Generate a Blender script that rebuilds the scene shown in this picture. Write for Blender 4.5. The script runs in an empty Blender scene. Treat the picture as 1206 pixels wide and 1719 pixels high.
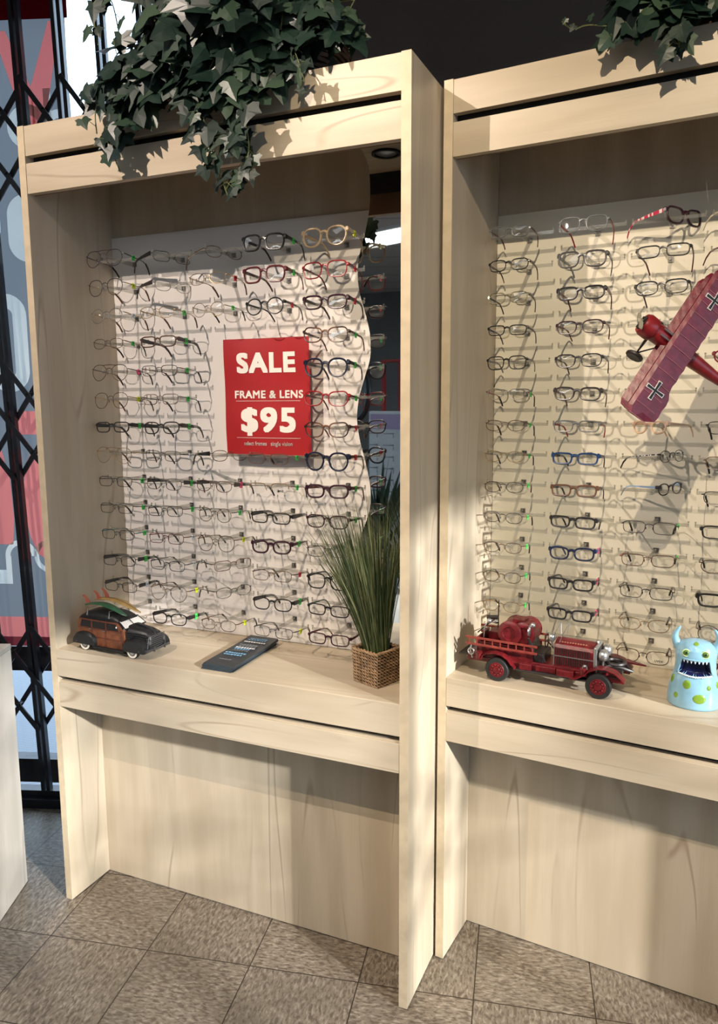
import bpy, bmesh, math, random
from mathutils import Vector, Matrix, Euler
R = math.radians
PI = math.pi
sc = bpy.context.scene
COL = sc.collection
rnd = random.Random(7)

# ------------------------------------------------------------------ helpers
class MB:
    def __init__(s): s.v = []; s.f = []; s.mi = []; s.m = 0
    def add(s, vs, fs):
        b = len(s.v); s.v += [tuple(v) for v in vs]; s.f += [tuple(b + i for i in f) for f in fs]; s.mi += [s.m] * len(fs)
    def box(s, c, d, rot=None):
        hx, hy, hz = d[0]/2, d[1]/2, d[2]/2
        vs = [Vector((x, y, z)) for x in (-hx, hx) for y in (-hy, hy) for z in (-hz, hz)]
        if rot is not None:
            m = Euler(rot).to_matrix(); vs = [m @ v for v in vs]
        s.add([v + Vector(c) for v in vs], [(0,1,3,2),(4,6,7,5),(0,4,5,1),(2,3,7,6),(0,2,6,4),(1,5,7,3)])
    def bb(s, a, b):
        s.box([(a[i]+b[i])/2 for i in range(3)], [abs(b[i]-a[i]) for i in range(3)])
    def loft(s, secs, caps=True, closed=False):
        n = len(secs[0]); b = len(s.v); vs = []; fs = []
        for q in secs: vs += list(q)
        k = len(secs)
        for i in range(k if closed else k-1):
            j = (i+1) % k
            for a in range(n):
                c = (a+1) % n
                fs.append((i*n+a, i*n+c, j*n+c, j*n+a))
        if caps and not closed:
            fs.append(tuple(range(n-1, -1, -1))); fs.append(tuple((k-1)*n + a for a in range(n)))
        s.add(vs, fs)
    def tube(s, pts, r, n=6, closed=False, caps=True, rz=None):
        pts = [Vector(p) for p in pts]; k = len(pts)
        rs = r if isinstance(r, (list, tuple)) else [r]*k
        secs = []; up = None
        for i in range(k):
            if closed: t = pts[(i+1) % k] - pts[i-1]
            else: t = pts[min(i+1, k-1)] - pts[max(i-1, 0)]
            if t.length < 1e-9: t = Vector((0,0,1))
            t.normalize()
            if up is None:
                up = Vector((0,0,1)) if abs(t.z) < .9 else Vector((1,0,0))
            a = up - t*up.dot(t)
            if a.length < 1e-6: a = t.orthogonal()
            a.normalize(); up = a; b = t.cross(a)
            r1 = rs[i]; r2 = r1 if rz is None else rz if not isinstance(rz,(list,tuple)) else rz[i]
            secs.append([pts[i] + a*(math.cos(2*PI*q/n)*r2) + b*(math.sin(2*PI*q/n)*r1) for q in range(n)])
        s.loft(secs, caps, closed)
    def cyl(s, p0, p1, r, n=16, r1=None): s.tube([p0, p1], [r, r if r1 is None else r1], n)
    def sphere(s, c, r, n=12, m=8):
        rr = r if isinstance(r, (list, tuple)) else (r, r, r); c = Vector(c); vs = []; fs = []
        for i in range(1, m):
            t = PI*i/m
            for j in range(n):
                p = 2*PI*j/n
                vs.append(c + Vector((rr[0]*math.sin(t)*math.cos(p), rr[1]*math.sin(t)*math.sin(p), rr[2]*math.cos(t))))
        for i in range(m-2):
            for j in range(n):
                fs.append((i*n+j, (i+1)*n+j, (i+1)*n+(j+1) % n, i*n+(j+1) % n))
        vs += [c + Vector((0,0,rr[2])), c - Vector((0,0,rr[2]))]; a = len(vs)-2
        for j in range(n):
            fs.append((a, j, (j+1) % n)); fs.append((a+1, (m-2)*n+(j+1) % n, (m-2)*n+j))
        s.add(vs, fs)
    def lathe(s, prof, c=(0,0,0), n=24, axis='z', caps=True):
        c = Vector(c); secs = []
        for r, h in prof:
            q = []
            for j in range(n):
                a = 2*PI*j/n; x, y = r*math.cos(a), r*math.sin(a)
                q.append(c + (Vector((x,y,h)) if axis == 'z' else Vector((y,h,x)) if axis == 'y' else Vector((h,x,y))))
            secs.append(q)
        s.loft(secs, caps)
    def torus(s, c, Rr, r, axis='y', n=28, m=8):
        c = Vector(c); pts = []
        for i in range(n):
            a = 2*PI*i/n; x, y = Rr*math.cos(a), Rr*math.sin(a)
            pts.append(c + (Vector((x,0,y)) if axis == 'y' else Vector((x,y,0)) if axis == 'z' else Vector((0,x,y))))
        s.tube(pts, r, m, closed=True)
    def prism(s, poly, f, d0, d1):      # poly of 2D points, f(u,v,d)->3D
        n = len(poly)
        s.add([f(u, v, d0) for u, v in poly] + [f(u, v, d1) for u, v in poly],
              [tuple(range(n)), tuple(range(2*n-1, n-1, -1))] + [(i, n+i, n+(i+1) % n, (i+1) % n) for i in range(n)])
    def build(s, name, mat, parent=None, smooth=False, bevel=0, loc=None):
        me = bpy.data.meshes.new(name); me.from_pydata(s.v, [], s.f)
        mats = mat if isinstance(mat, (list, tuple)) else [mat]
        for m in mats: me.materials.append(m)
        if len(mats) > 1: me.polygons.foreach_set('material_index', s.mi)
        bm = bmesh.new(); bm.from_mesh(me); bmesh.ops.recalc_face_normals(bm, faces=bm.faces)
        bm.to_mesh(me); bm.free()
        if smooth:
            me.polygons.foreach_set('use_smooth', [True]*len(me.polygons))
            if smooth != 'all':
                try: me.set_sharp_from_angle(angle=R(40))
                except Exception: pass
        o = bpy.data.objects.new(name, me); COL.objects.link(o)
        if parent is not None: o.parent = parent
        if loc is not None: o.location = loc
        if bevel:
            b = o.modifiers.new('Bevel', 'BEVEL'); b.width = bevel; b.segments = 2; b.limit_method = 'ANGLE'
        return o

def tag(o, label=None, cat=None, group=None, kind=None):
    if label: o['label'] = label
    if cat: o['category'] = cat
    if group: o['group'] = group
    if kind: o['kind'] = kind
    return o
def thing(name, label, cat, loc=(0,0,0), rz=0, group=None, mat=None):
    o = bpy.data.objects.new(name, None); COL.objects.link(o); o.empty_display_size = .05
    if mat is not None: o.matrix_world = mat
    else: o.location = loc; o.rotation_euler = (0,0,rz)
    return tag(o, label, cat, group)
def text_mesh(txt, size, offset=0., align='CENTER', extrude=.0003, xs=1., space=0.):
    if offset > .015:
        v0, f0 = text_mesh(txt, size, 0., align, extrude, xs, offset*3.2 if offset > .02 else .04); V = []; F = []; r_ = offset*size
        for k in range(9):
            dx_, dy_ = r_*(k % 3-1), r_*(k//3-1); b = len(V)
            V += [(x+dx_, y+dy_, z) for x, y, z in v0]; F += [tuple(b+i for i in f) for f in f0]
        return V, F
    cu = bpy.data.curves.new('t', 'FONT'); cu.body = txt; cu.size = size; cu.offset = offset*size
    cu.align_x = align; cu.space_character = 1.0+space; cu.align_y = 'CENTER'; cu.extrude = extrude; cu.resolution_u = 4
    o = bpy.data.objects.new('t', cu); COL.objects.link(o)
    dg = bpy.context.evaluated_depsgraph_get(); dg.update()
    me = bpy.data.meshes.new_from_object(o.evaluated_get(dg))
    vs = [(v.co.x*xs, v.co.y, v.co.z) for v in me.vertices]; fs = [tuple(p.vertices) for p in me.polygons]
    bpy.data.objects.remove(o); bpy.data.meshes.remove(me); bpy.data.curves.remove(cu)
    return vs, fs

# ------------------------------------------------------------------ materials
def nt(name):
    m = bpy.data.materials.new(name); m.use_nodes = True; t = m.node_tree
    for n in list(t.nodes): t.nodes.remove(n)
    o = t.nodes.new('ShaderNodeOutputMaterial')
    return m, t, o
def N(t, typ, **kw):
    n = t.nodes.new('ShaderNode'+typ)
    for k, v in kw.items():
        if k.startswith('i_'):
            n.inputs[k[2:].replace('_', ' ')].default_value = v
        else: setattr(n, k, v)
    return n
def L(t, a, b): t.links.new(a, b)
def math_(t, op, a, b=None, clamp=False):
    n = t.nodes.new('ShaderNodeMath'); n.operation = op; n.use_clamp = clamp
    for i, x in enumerate((a, b)):
        if x is None: continue
        if isinstance(x, (int, float)): n.inputs[i].default_value = x
        else: t.links.new(x, n.inputs[i])
    return n.outputs[0]
def mix_(t, fac, a, b):
    n = t.nodes.new('ShaderNodeMix'); n.data_type = 'RGBA'
    for i, x in ((0, fac), (6, a), (7, b)):
        if isinstance(x, (int, float)): n.inputs[i].default_value = x
        elif isinstance(x, tuple): n.inputs[i].default_value = (*x, 1) if len(x) == 3 else x
        else: t.links.new(x, n.inputs[i])
    return n.outputs[2]
def sstep(t, v, a, b):
    n = t.nodes.new('ShaderNodeMapRange'); n.interpolation_type = 'SMOOTHSTEP'
    t.links.new(v, n.inputs[0]); n.inputs[1].default_value = a; n.inputs[2].default_value = b
    return n.outputs[0]
def pbr(name, col, rough=.5, metal=0., noise=0., nscale=60., bump=0., bscale=200., coat=0., trans=None, spec=.5, emis=None):
    m, t, o = nt(name); b = N(t, 'BsdfPrincipled'); L(t, b.outputs[0], o.inputs[0])
    b.inputs['Base Color'].default_value = (*col, 1); b.inputs['Roughness'].default_value = rough; b.inputs['Metallic'].default_value = metal
    b.inputs['Coat Weight'].default_value = coat; b.inputs['Specular IOR Level'].default_value = spec
    if emis: b.inputs['Emission Color'].default_value = (*emis[0], 1); b.inputs['Emission Strength'].default_value = emis[1]
    tc = N(t, 'TexCoord')
    nz = N(t, 'TexNoise', i_Scale=nscale, i_Detail=3.); L(t, tc.outputs['Object'], nz.inputs['Vector'])
    c = mix_(t, sstep(t, nz.outputs[0], .35, .65), tuple(x*(1-noise) for x in col), tuple(min(1, x*(1+noise)) for x in col))
    L(t, c, b.inputs['Base Color'])
    if bump:
        n2 = N(t, 'TexNoise', i_Scale=bscale, i_Detail=4.); L(t, tc.outputs['Object'], n2.inputs['Vector'])
        bp = N(t, 'Bump', i_Strength=bump, i_Distance=.002); L(t, n2.outputs[0], bp.inputs['Height']); L(t, bp.outputs[0], b.inputs['Normal'])
    return m
_pc = {}
def plain(col, rough=.4, metal=0., name='paint'):
    k = (tuple(round(x, 3) for x in col), rough, metal)
    if k not in _pc: _pc[k] = pbr(name, col, rough, metal, noise=.04)
    return _pc[k]
def wood(name, vertical):
    m, t, o = nt(name); b = N(t, 'BsdfPrincipled'); L(t, b.outputs[0], o.inputs[0])
    tc = N(t, 'TexCoord'); oi = N(t, 'ObjectInfo')
    add = N(t, 'VectorMath', operation='ADD'); L(t, tc.outputs['Object'], add.inputs[0])
    sc_ = N(t, 'VectorMath', operation='SCALE'); cb = N(t, 'CombineXYZ')
    for i in range(3): L(t, oi.outputs['Random'], cb.inputs[i])
    L(t, cb.outputs[0], sc_.inputs[0]); sc_.inputs['Scale'].default_value = 37.; L(t, sc_.outputs[0], add.inputs[1])
    mp = N(t, 'Mapping'); L(t, add.outputs[0], mp.inputs[0])
    mp.inputs['Scale'].default_value = (1, 1, .13) if vertical else (.13, 1, 1)
    n1 = N(t, 'TexNoise', i_Scale=3.4, i_Detail=2.2, i_Roughness=.45, i_Distortion=.22); L(t, mp.outputs[0], n1.inputs['Vector'])
    k = math_(t, 'MULTIPLY', n1.outputs[0], 9.)
    fr = math_(t, 'PINGPONG', k, .5)
    line = sstep(t, fr, .0, .06)          # 0 on the growth ring lines
    n2 = N(t, 'TexNoise', i_Scale=14., i_Detail=3.); L(t, mp.outputs[0], n2.inputs['Vector'])
    mp2 = N(t, 'Mapping'); L(t, add.outputs[0], mp2.inputs[0]); mp2.inputs['Scale'].default_value = (1, 1, .03) if vertical else (.03, 1, 1)
    n3 = N(t, 'TexNoise', i_Scale=260., i_Detail=2.); L(t, mp2.outputs[0], n3.inputs['Vector'])
    lt = mix_(t, sstep(t, n2.outputs[0], .3, .7), (.445, .37, .27), (.555, .475, .36))
    stren = math_(t, 'MULTIPLY', math_(t, 'SUBTRACT', 1., line), sstep(t, n2.outputs[0], .42, .62))
    c = mix_(t, math_(t, 'MULTIPLY', stren, .62), lt, (.29, .21, .14))
    c = mix_(t, math_(t, 'MULTIPLY', sstep(t, fr, .1, .5), .16), c, (.48, .37, .25))
    c = mix_(t, math_(t, 'MULTIPLY', sstep(t, n3.outputs[0], .5, .75), .13), c, (.38, .28, .18))
    L(t, c, b.inputs['Base Color']); b.inputs['Roughness'].default_value = .42; b.inputs['Specular IOR Level'].default_value = .35
    return m
WV = wood('maple_laminate_vertical', True); WH = wood('maple_laminate_horizontal', False)
EDGE = pbr('maple_edge_band', (.56, .46, .32), .5, noise=.06, nscale=30)
BLACK = pbr('black_slot', (.008, .008, .008), .7)
def fres_(t, base, gain):
    g = N(t, 'NewGeometry'); d = N(t, 'VectorMath', operation='DOT_PRODUCT'); L(t, g.outputs['Normal'], d.inputs[0]); L(t, g.outputs['Incoming'], d.inputs[1])
    k = math_(t, 'POWER', math_(t, 'SUBTRACT', 1., math_(t, 'ABSOLUTE', d.outputs['Value'])), 5.)
    return math_(t, 'ADD', base, math_(t, 'MULTIPLY', k, gain), True)
def clear(name, tint, gl=.08, rough=.05, fres=True):
    m, t, o = nt(name); tr = N(t, 'BsdfTransparent'); tr.inputs[0].default_value = (*tint, 1)
    g = N(t, 'BsdfGlossy'); g.inputs['Roughness'].default_value = rough; g.inputs[0].default_value = (1, 1, 1, 1)
    mx = N(t, 'MixShader'); 
    if fres:
        L(t, fres_(t, gl, .6), mx.inputs[0])
    else: mx.inputs[0].default_value = gl
    L(t, tr.outputs[0], mx.inputs[1]); L(t, g.outputs[0], mx.inputs[2]); L(t, mx.outputs[0], o.inputs[0])
    return m
LENS = clear('demo_lens_plastic', (.975, .975, .97), .045, .03)
def acrylic():
    m, t, o = nt('clear_acrylic'); tr = N(t, 'BsdfTransparent'); tr.inputs[0].default_value = (.83, .83, .815, 1)
    g = N(t, 'BsdfGlossy'); g.inputs['Roughness'].default_value = .15; d = N(t, 'BsdfTranslucent'); d.inputs[0].default_value = (.85, .84, .8, 1); d2 = N(t, 'BsdfDiffuse'); d2.inputs[0].default_value = (.8, .79, .75, 1)
    a = N(t, 'MixShader'); a.inputs[0].default_value = .5; L(t, d.outputs[0], a.inputs[1]); L(t, d2.outputs[0], a.inputs[2])
    b = N(t, 'MixShader'); b.inputs[0].default_value = .13; L(t, tr.outputs[0], b.inputs[1]); L(t, a.outputs[0], b.inputs[2])
    c = N(t, 'MixShader'); L(t, fres_(t, .05, .35), c.inputs[0]); L(t, b.outputs[0], c.inputs[1]); L(t, g.outputs[0], c.inputs[2]); L(t, c.outputs[0], o.inputs[0])
    return m
ACRYL = acrylic()
WINGLASS = clear('window_glass', (.96, .98, .98), .05, .02)
PANELW = pbr('white_laminate', (.78, .74, .71), .32, noise=.015, nscale=4)
PANELC = pbr('cream_laminate', (.74, .69, .56), .32, noise=.02, nscale=4)
CHROME = pbr('brushed_steel', (.55, .54, .52), .3, 1.)
GUN = pbr('mount_steel', (.22, .21, .2), .35, 1.)
MIRROR = pbr('mirror_glass', (.80, .83, .82), .015, 1.)
GATE = pbr('black_painted_steel', (.012, .014, .02), .3, .2, noise=.2, nscale=20)

# ------------------------------------------------------------------ camera
rx, ry, rz = 1.42685, -.00493, .40945
CAM = Vector((1.71744, -1.64624, 1.53583))
Mc = Matrix.Rotation(rz, 3, 'Z') @ Matrix.Rotation(rx, 3, 'X') @ Matrix.Rotation(ry, 3, 'Z')
cd = bpy.data.cameras.new('camera'); cam = bpy.data.objects.new('camera', cd); COL.objects.link(cam)
cam.matrix_world = Matrix.Translation(CAM) @ Mc.to_4x4()
cd.sensor_fit = 'HORIZONTAL'; cd.sensor_width = 36; cd.lens = 1284.3026/1206*36; cd.clip_start = .02
sc.camera = cam
sc.view_settings.view_transform = 'Standard'; sc.view_settings.look = 'None'; sc.view_settings.gamma = 1
sc.view_settings.use_curve_mapping = False; sc.view_settings.exposure = 0.0
sc.cycles.use_denoising = True; sc.cycles.transparent_max_bounces = 24; sc.cycles.max_bounces = 7
sc.cycles.sample_clamp_indirect = 8; sc.cycles.caustics_reflective = False; sc.cycles.caustics_refractive = False

# ------------------------------------------------------------------ floor / room
GO = Vector((-.6001, .3778, 0)); GD = Vector((.9418, .3361, 0)).normalized(); GN = Vector((-GD.y, GD.x, 0))
def g3(u, z, off=0): return GO + GD*u + GN*off + Vector((0, 0, z))
XL, XR, YF, HC = -4.5, 5.0, -8.5, 3.12
uL = (XL - GO.x)/GD.x; uR = (XR - GO.x)/GD.x
def floor_mat():
    m, t, o = nt('speckled_vinyl_tile'); b = N(t, 'BsdfPrincipled'); L(t, b.outputs[0], o.inputs[0])
    tc = N(t, 'TexCoord'); mp = N(t, 'Mapping', vector_type='TEXTURE'); L(t, tc.outputs['Object'], mp.inputs[0])
    mp.inputs['Location'].default_value = (.08108, -.14481, 0); mp.inputs['Rotation'].default_value = (0, 0, .20312); mp.inputs['Scale'].default_value = (.3048,)*3
    sp = N(t, 'SeparateXYZ'); L(t, mp.outputs[0], sp.inputs[0]); X, Y = sp.outputs[0], sp.outputs[1]
    fx, fy = math_(t, 'FLOOR', X), math_(t, 'FLOOR', Y)
    par = math_(t, 'PINGPONG', math_(t, 'ADD', fx, fy), 1.)
    dx = math_(t, 'PINGPONG', X, .5); dy = math_(t, 'PINGPONG', Y, .5)
    seam = math_(t, 'MINIMUM', dx, dy); gr = sstep(t, seam, .003, .0075)
    def flakes(sx, sy, s):
        q = N(t, 'Mapping'); L(t, mp.outputs[0], q.inputs[0]); q.inputs['Scale'].default_value = (sx, sy, 1); q.inputs['Rotation'].default_value = (0, 0, .25)
        a = N(t, 'TexNoise', i_Scale=s, i_Detail=2.5, i_Roughness=.6, i_Distortion=.5); L(t, q.outputs[0], a.inputs['Vector']); return a.outputs[0]
    fa = flakes(1., 2.6, 15.); fb = flakes(2.6, 1., 15.)
    fl = N(t, 'Mix'); L(t, par, fl.inputs[0]); L(t, fa, fl.inputs[2]); L(t, fb, fl.inputs[3]); fo = fl.outputs[0]
    c = mix_(t, sstep(t, fo, .38, .52), (.115, .09, .068), (.235, .195, .15))
    c = mix_(t, sstep(t, fo, .55, .66), c, (.36, .315, .255))
    n2 = N(t, 'TexNoise', i_Scale=1.3, i_Detail=4.); L(t, mp.outputs[0], n2.inputs['Vector'])
    c = mix_(t, math_(t, 'MULTIPLY', sstep(t, n2.outputs[0], .4, .7), .35), c, (.13, .105, .08))
    wn = N(t, 'TexWhiteNoise', noise_dimensions='2D'); cb = N(t, 'CombineXYZ'); L(t, fx, cb.inputs[0]); L(t, fy, cb.inputs[1]); L(t, cb.outputs[0], wn.inputs['Vector'])
    c = mix_(t, math_(t, 'MULTIPLY', wn.outputs[0], .2), c, (.10, .085, .065))
    c = mix_(t, gr, (.03, .022, .016), c)
    L(t, c, b.inputs['Base Color']); b.inputs['Roughness'].default_value = .42; b.inputs['Specular IOR Level'].default_value = .35
    bp = N(t, 'Bump', i_Strength=.25, i_Distance=.001); L(t, fo, bp.inputs['Height']); L(t, bp.outputs[0], b.inputs['Normal'])
    return m
def poly_slab(name, poly, z0, z1, mat):
    mb = MB(); mb.prism(poly, lambda u, v, d: (u, v, d), z0, z1); return tag(mb.build(name, mat), kind='structure')
pA, pB = g3(uL, 0, .1), g3(uR, 0, .1)
room = [(XL, YF), (XR, YF), (XR, pB.y), (XL, pA.y)]
poly_slab('floor', room, -.05, 0, floor_mat())
def ceil_mat():
    m, t, o = nt('ceiling_tile'); b = N(t, 'BsdfPrincipled'); L(t, b.outputs[0], o.inputs[0]); b.inputs['Roughness'].default_value = .9
    tc = N(t, 'TexCoord'); sp = N(t, 'SeparateXYZ'); mp = N(t, 'Mapping'); mp.inputs['Rotation'].default_value = (0, 0, .35); L(t, tc.outputs['Object'], mp.inputs[0]); L(t, mp.outputs[0], sp.inputs[0])
    d = math_(t, 'MINIMUM', math_(t, 'PINGPONG', sp.outputs[0], .61), math_(t, 'PINGPONG', sp.outputs[1], .305))
    nz = N(t, 'TexNoise', i_Scale=60., i_Detail=3.); L(t, tc.outputs['Object'], nz.inputs[0])
    c = mix_(t, sstep(t, nz.outputs[0], .3, .7), (.60, .60, .59), (.72, .72, .71))
    L(t, mix_(t, sstep(t, d, .008, .014), (.25, .25, .25), c), b.inputs['Base Color'])
    return m
poly_slab('ceiling', room, HC, HC+.05, ceil_mat())
WALLD = pbr('charcoal_wall_paint', (.15, .118, .10), .75, noise=.04, nscale=3, bump=.1)
WALLM = pbr('grey_wall_paint', (.16, .16, .155), .8, noise=.05, nscale=2)
def wall_seg(name, u0, u1, z0, z1, mat, off0=0., off1=.1):
    mb = MB(); mb.prism([(u0, z0), (u1, z0), (u1, z1), (u0, z1)], lambda u, v, d: g3(u, v, d), off0, off1)
    return tag(mb.build(name, mat), kind='structure')
UW = .66
wall_seg('wall_back', UW, uR, 0, HC, WALLD, .0, .12)
mb = MB(); mb.bb((XL-.1, YF, 0), (XL, pA.y, HC)); tag(mb.build('wall_left', WALLM), kind='structure')
mb = MB(); mb.bb((XL-.1, YF-.1, 0), (XR+.1, YF, HC)); tag(mb.build('wall_front', WALLM), kind='structure')
# right wall with the sunny window opening
WY0, WY1, WZ0, WZ1 = -5.8, -.2, .45, 2.70
mb = MB(); mb.bb((XR, YF, 0), (XR+.12, WY0, HC)); mb.bb((XR, WY1, 0), (XR+.12, pB.y+.2, HC)); mb.bb((XR, WY0, 0), (XR+.12, WY1, WZ0)); mb.bb((XR, WY0, WZ1), (XR+.12, WY1, HC))
tag(mb.build('wall_right', WALLM), kind='structure')
FRM = pbr('dark_window_frame', (.03, .03, .035), .4, .5)
mb = MB()
for y in (WY0+.03, (WY0+WY1)/2, WY1-.03): mb.bb((XR+.03, y-.03, WZ0), (XR+.09, y+.03, WZ1))
for z in (WZ0+.03, WZ1-.03): mb.bb((XR+.03, WY0, z-.03), (XR+.09, WY1, z+.03))
w2f = tag(mb.build('window_2', FRM), kind='structure')
mb = MB(); mb.bb((XR+.055, WY0, WZ0), (XR+.06, WY1, WZ1)); mb.build('pane', WINGLASS, w2f)
# storefront glazing behind the gate
mb = MB()
def gbar(mb, u0, u1, z0, z1, o0, o1): mb.prism([(u0, z0), (u1, z0), (u1, z1), (u0, z1)], lambda u, v, d: g3(u, v, d), o0, o1)
gbar(mb, uL, UW, 0, .10, .16, .22); gbar(mb, uL, UW, .475, .575, .16, .22); gbar(mb, uL, UW, 2.98, HC, .16, .22)
for u in (UW-.03, -1.2, -2.6): gbar(mb, u-.03, u+.03, 0, HC, .16, .22)
w1f = tag(mb.build('window_1', FRM), kind='structure')
mb = MB(); gbar(mb, uL, UW, .1, 3., .185, .19); mb.build('pane', WINGLASS, w1f)
# outdoors
def pave_mat():
    m, t, o = nt('ribbed_concrete'); b = N(t, 'BsdfPrincipled'); L(t, b.outputs[0], o.inputs[0]); b.inputs['Roughness'].default_value = .8
    tc = N(t, 'TexCoord'); mp = N(t, 'Mapping'); mp.inputs['Rotation'].default_value = (0, 0, .9); L(t, tc.outputs['Object'], mp.inputs[0])
    w = N(t, 'TexWave', i_Scale=16., i_Distortion=.6); L(t, mp.outputs[0], w.inputs[0])
    L(t, mix_(t, w.outputs[0], (.17, .19, .22), (.25, .27, .30)), b.inputs['Base Color']); return m
mb = MB(); mb.bb((-60, -60, -.12), (60, 60, -.06)); tag(mb.build('ground', pave_mat()), kind='structure')

# ------------------------------------------------------------------ scissor gates
def scissor_gate(name, label, P, us, z0, z1, groups, tilt=0., light=False):
    t = thing(name, label, 'security gate')
    zc = (z0+z1)/2
    def Q(u, z, d=0): return P(u + tilt*(z1 - z), z, d)
    for u in us:
        mb = MB()
        for s in (-.011, .011):
            mb.prism([(u+s-.0065, z0), (u+s+.0065, z0), (u+s+.0065, z1), (u+s-.0065, z1)], Q, -.012, .012)
        mb.box(Q(u, .5*(z0+z1)), (.03, .018, .03)); mb.build('upright_bar', GATE, t)
    for z in groups:
        for i in range(len(us)-1):
            mb = MB()
            for k in range(2):
                za, zb = z - k*.205, z - (k+1)*.205
                for (a, b, o) in (((us[i], za), (us[i+1], zb), -.018), ((us[i], zb), (us[i+1], za), .018)):
                    du, dz = b[0]-a[0], b[1]-a[1]; l = math.hypot(du, dz); nx, nz = -dz/l*.0085, du/l*.0085
                    mb.prism([(a[0]+nx, a[1]+nz), (b[0]+nx, b[1]+nz), (b[0]-nx, b[1]-nz), (a[0]-nx, a[1]-nz)], Q, o-.003, o+.003)
                m_ = Q((us[i]+us[i+1])/2, (za+zb)/2, -.026); e = Q((us[i]+us[i+1])/2, (za+zb)/2, .026); mb.cyl(m_, e, .006, 8)
            mb.build('lattice_strip', GATE, t)
    mb = MB(); a, b = us[0]-.1, us[-1]+.05
    mb.prism([(a, 0.), (b, 0.), (b, .035), (a, .035)], P, -.04, .04)
    mb.prism([(a, .035), (b, .035), (b, .06), (a, .06)], P, -.015, .03)
    mb.build('floor_track', GATE, t)
    mb = MB(); mb.prism([(a, z1), (b, z1), (b, z1+.05), (a, z1+.05)], P, -.03, .03); mb.build('top_track', GATE, t)
    return t
us = [.035 + .1445*i for i in range(-14, 5)]
scissor_gate('scissor_gate', 'black folding scissor gate across the storefront behind the posters and cabinet', lambda u, z, d: g3(u, z, d), [u-.008 for u in us], .03, 3.02, [2.59+.03, 1.65+.02, .715], tilt=.028)
scissor_gate('scissor_gate', 'black folding scissor gate across the sunny side window', lambda u, z, d: Vector((XR-.06+d, u, z)), [WY0 - .1 + .36*i for i in range(17)], .3, 2.9, [2.62, 1.95, 1.2])

# ------------------------------------------------------------------ window banner
bn = thing('window_banner', 'grey hanging shop banner with salmon and white letters behind the gate', 'banner')
def translucent(name, col, k=.5):
    m, t, o = nt(name); d = N(t, 'BsdfDiffuse'); d.inputs[0].default_value = (*col, 1); tr = N(t, 'BsdfTranslucent'); tr.inputs[0].default_value = (*col, 1)
    mx = N(t, 'MixShader'); mx.inputs[0].default_value = k; L(t, d.outputs[0], mx.inputs[1]); L(t, tr.outputs[0], mx.inputs[2]); L(t, mx.outputs[0], o.inputs[0]); return m
BG = translucent('banner_grey_vinyl', (.17, .17, .175), .6); BS = translucent('banner_salmon_ink', (.82, .42, .40), .62); BW = translucent('banner_white_ink', (.80, .79, .76), .6); BR = translucent('banner_maroon_ink', (.22, .01, .02), .35)
BO = .10
INKS = []
def bpoly(name, polys, mat, o0, par=bn):
    mb = MB(); o0 = BO if mat is BG else BO + (o0-BO)*.3
    for pl in polys: mb.prism(pl, lambda u, v, d: g3(u, v, d), o0, o0+.0004)
    o = mb.build(name, mat, par)
    if mat is not BR: INKS.extend(polys)
    return o
def rect(a, b, c, d): return [(a, c), (b, c), (b, d), (a, d)]
tag(bpoly('header_band', [rect(-2.5, .315, 2.85, 3.0)], BR, BO), 'dark maroon top band')
def ring(cx, cz, ro, ri, a0=0, a1=360, st=1., n=28, sx=1.):
    ps = []
    for i in range(n):
        a, b = R(a0+(a1-a0)*i/n), R(a0+(a1-a0)*(i+1)/n)
        ps.append([(cx+ro*sx*math.cos(a), cz+ro*st*math.sin(a)), (cx+ro*sx*math.cos(b), cz+ro*st*math.sin(b)), (cx+ri*sx*math.cos(b), cz+(ro*st-ro+ri)*math.sin(b)), (cx+ri*sx*math.cos(a), cz+(ro*st-ro+ri)*math.sin(a))])
    return ps
def stadium(cx, z0, z1, w, hw):      # letter O: outer width w, hole width hw
    out = []; r = w/2; n = 20
    def loop(r, zt, zb): return [(cx+r*math.cos(R(a)), zt+r*math.sin(R(a))) for a in [180*i/n for i in range(n+1)]] + [(cx+r*math.cos(R(a)), zb+r*math.sin(R(a))) for a in [180+180*i/n for i in range(n+1)]]
    A = loop(r, z1-r, z0+r); B = loop(hw/2, z1-r, z0+r)
    return [[A[i], A[(i+1) % len(A)], B[(i+1) % len(A)], B[i]] for i in range(len(A))]
bpoly('salmon_letter', [[(.045, 2.815), (.09, 2.815), (.170, 2.632), (.185, 2.46), (.155, 2.46)], [(.170, 2.632), (.245, 2.842), (.287, 2.842), (.205, 2.46), (.17, 2.46)]], BS, BO-.001)
bpoly('white_letter', ring(.15, 2.50, .075, .04) + [rect(.212, .238, 2.40, 2.625)] + ring(.262, 2.50, .055, .026), BW, BO-.002)
bpoly('white_letter', stadium(-.03, 2.10, 2.27, .11, .035) + stadium(.125, 2.04, 2.275, .145, .03), BW, BO-.002)
bpoly('white_letter', stadium(.022, 1.575, 1.93, .155, .05), BW, BO-.002); bpoly('white_letter', [[(-.01, 2.0), (.02, 2.0), (-.01, 2.06)]], BW, BO-.002)
bpoly('salmon_band', [rect(.015, .305, 1.418, 1.505)], BS, BO-.001)
sw = [(.3, 1.365), (.12, 1.365), (.085, 1.35), (.06, 1.31), (.045, 1.22), (.045, 1.12), (.06, 1.03), (.085, .965), (.13, .935), (.3, .93)]
bpoly('salmon_letter', [sw, [(-.3, 1.36), (-.03, 1.36), (-.005, 1.25), (.0, 1.1), (-.01, 1.0), (-.3, 1.0)]], BS, BO-.001)
bpoly('white_letter', ring(.018, .955, .062, .042, 0, 180) + [rect(-.044, -.022, .845, .955), rect(-.3, -.044, .845, .90)] + ring(.135, .955, .065, .047, 60, 300), BW, BO-.002)
bpoly('salmon_band', [rect(-2.5, .305, .635, .715)], BS, BO-.001)
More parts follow.
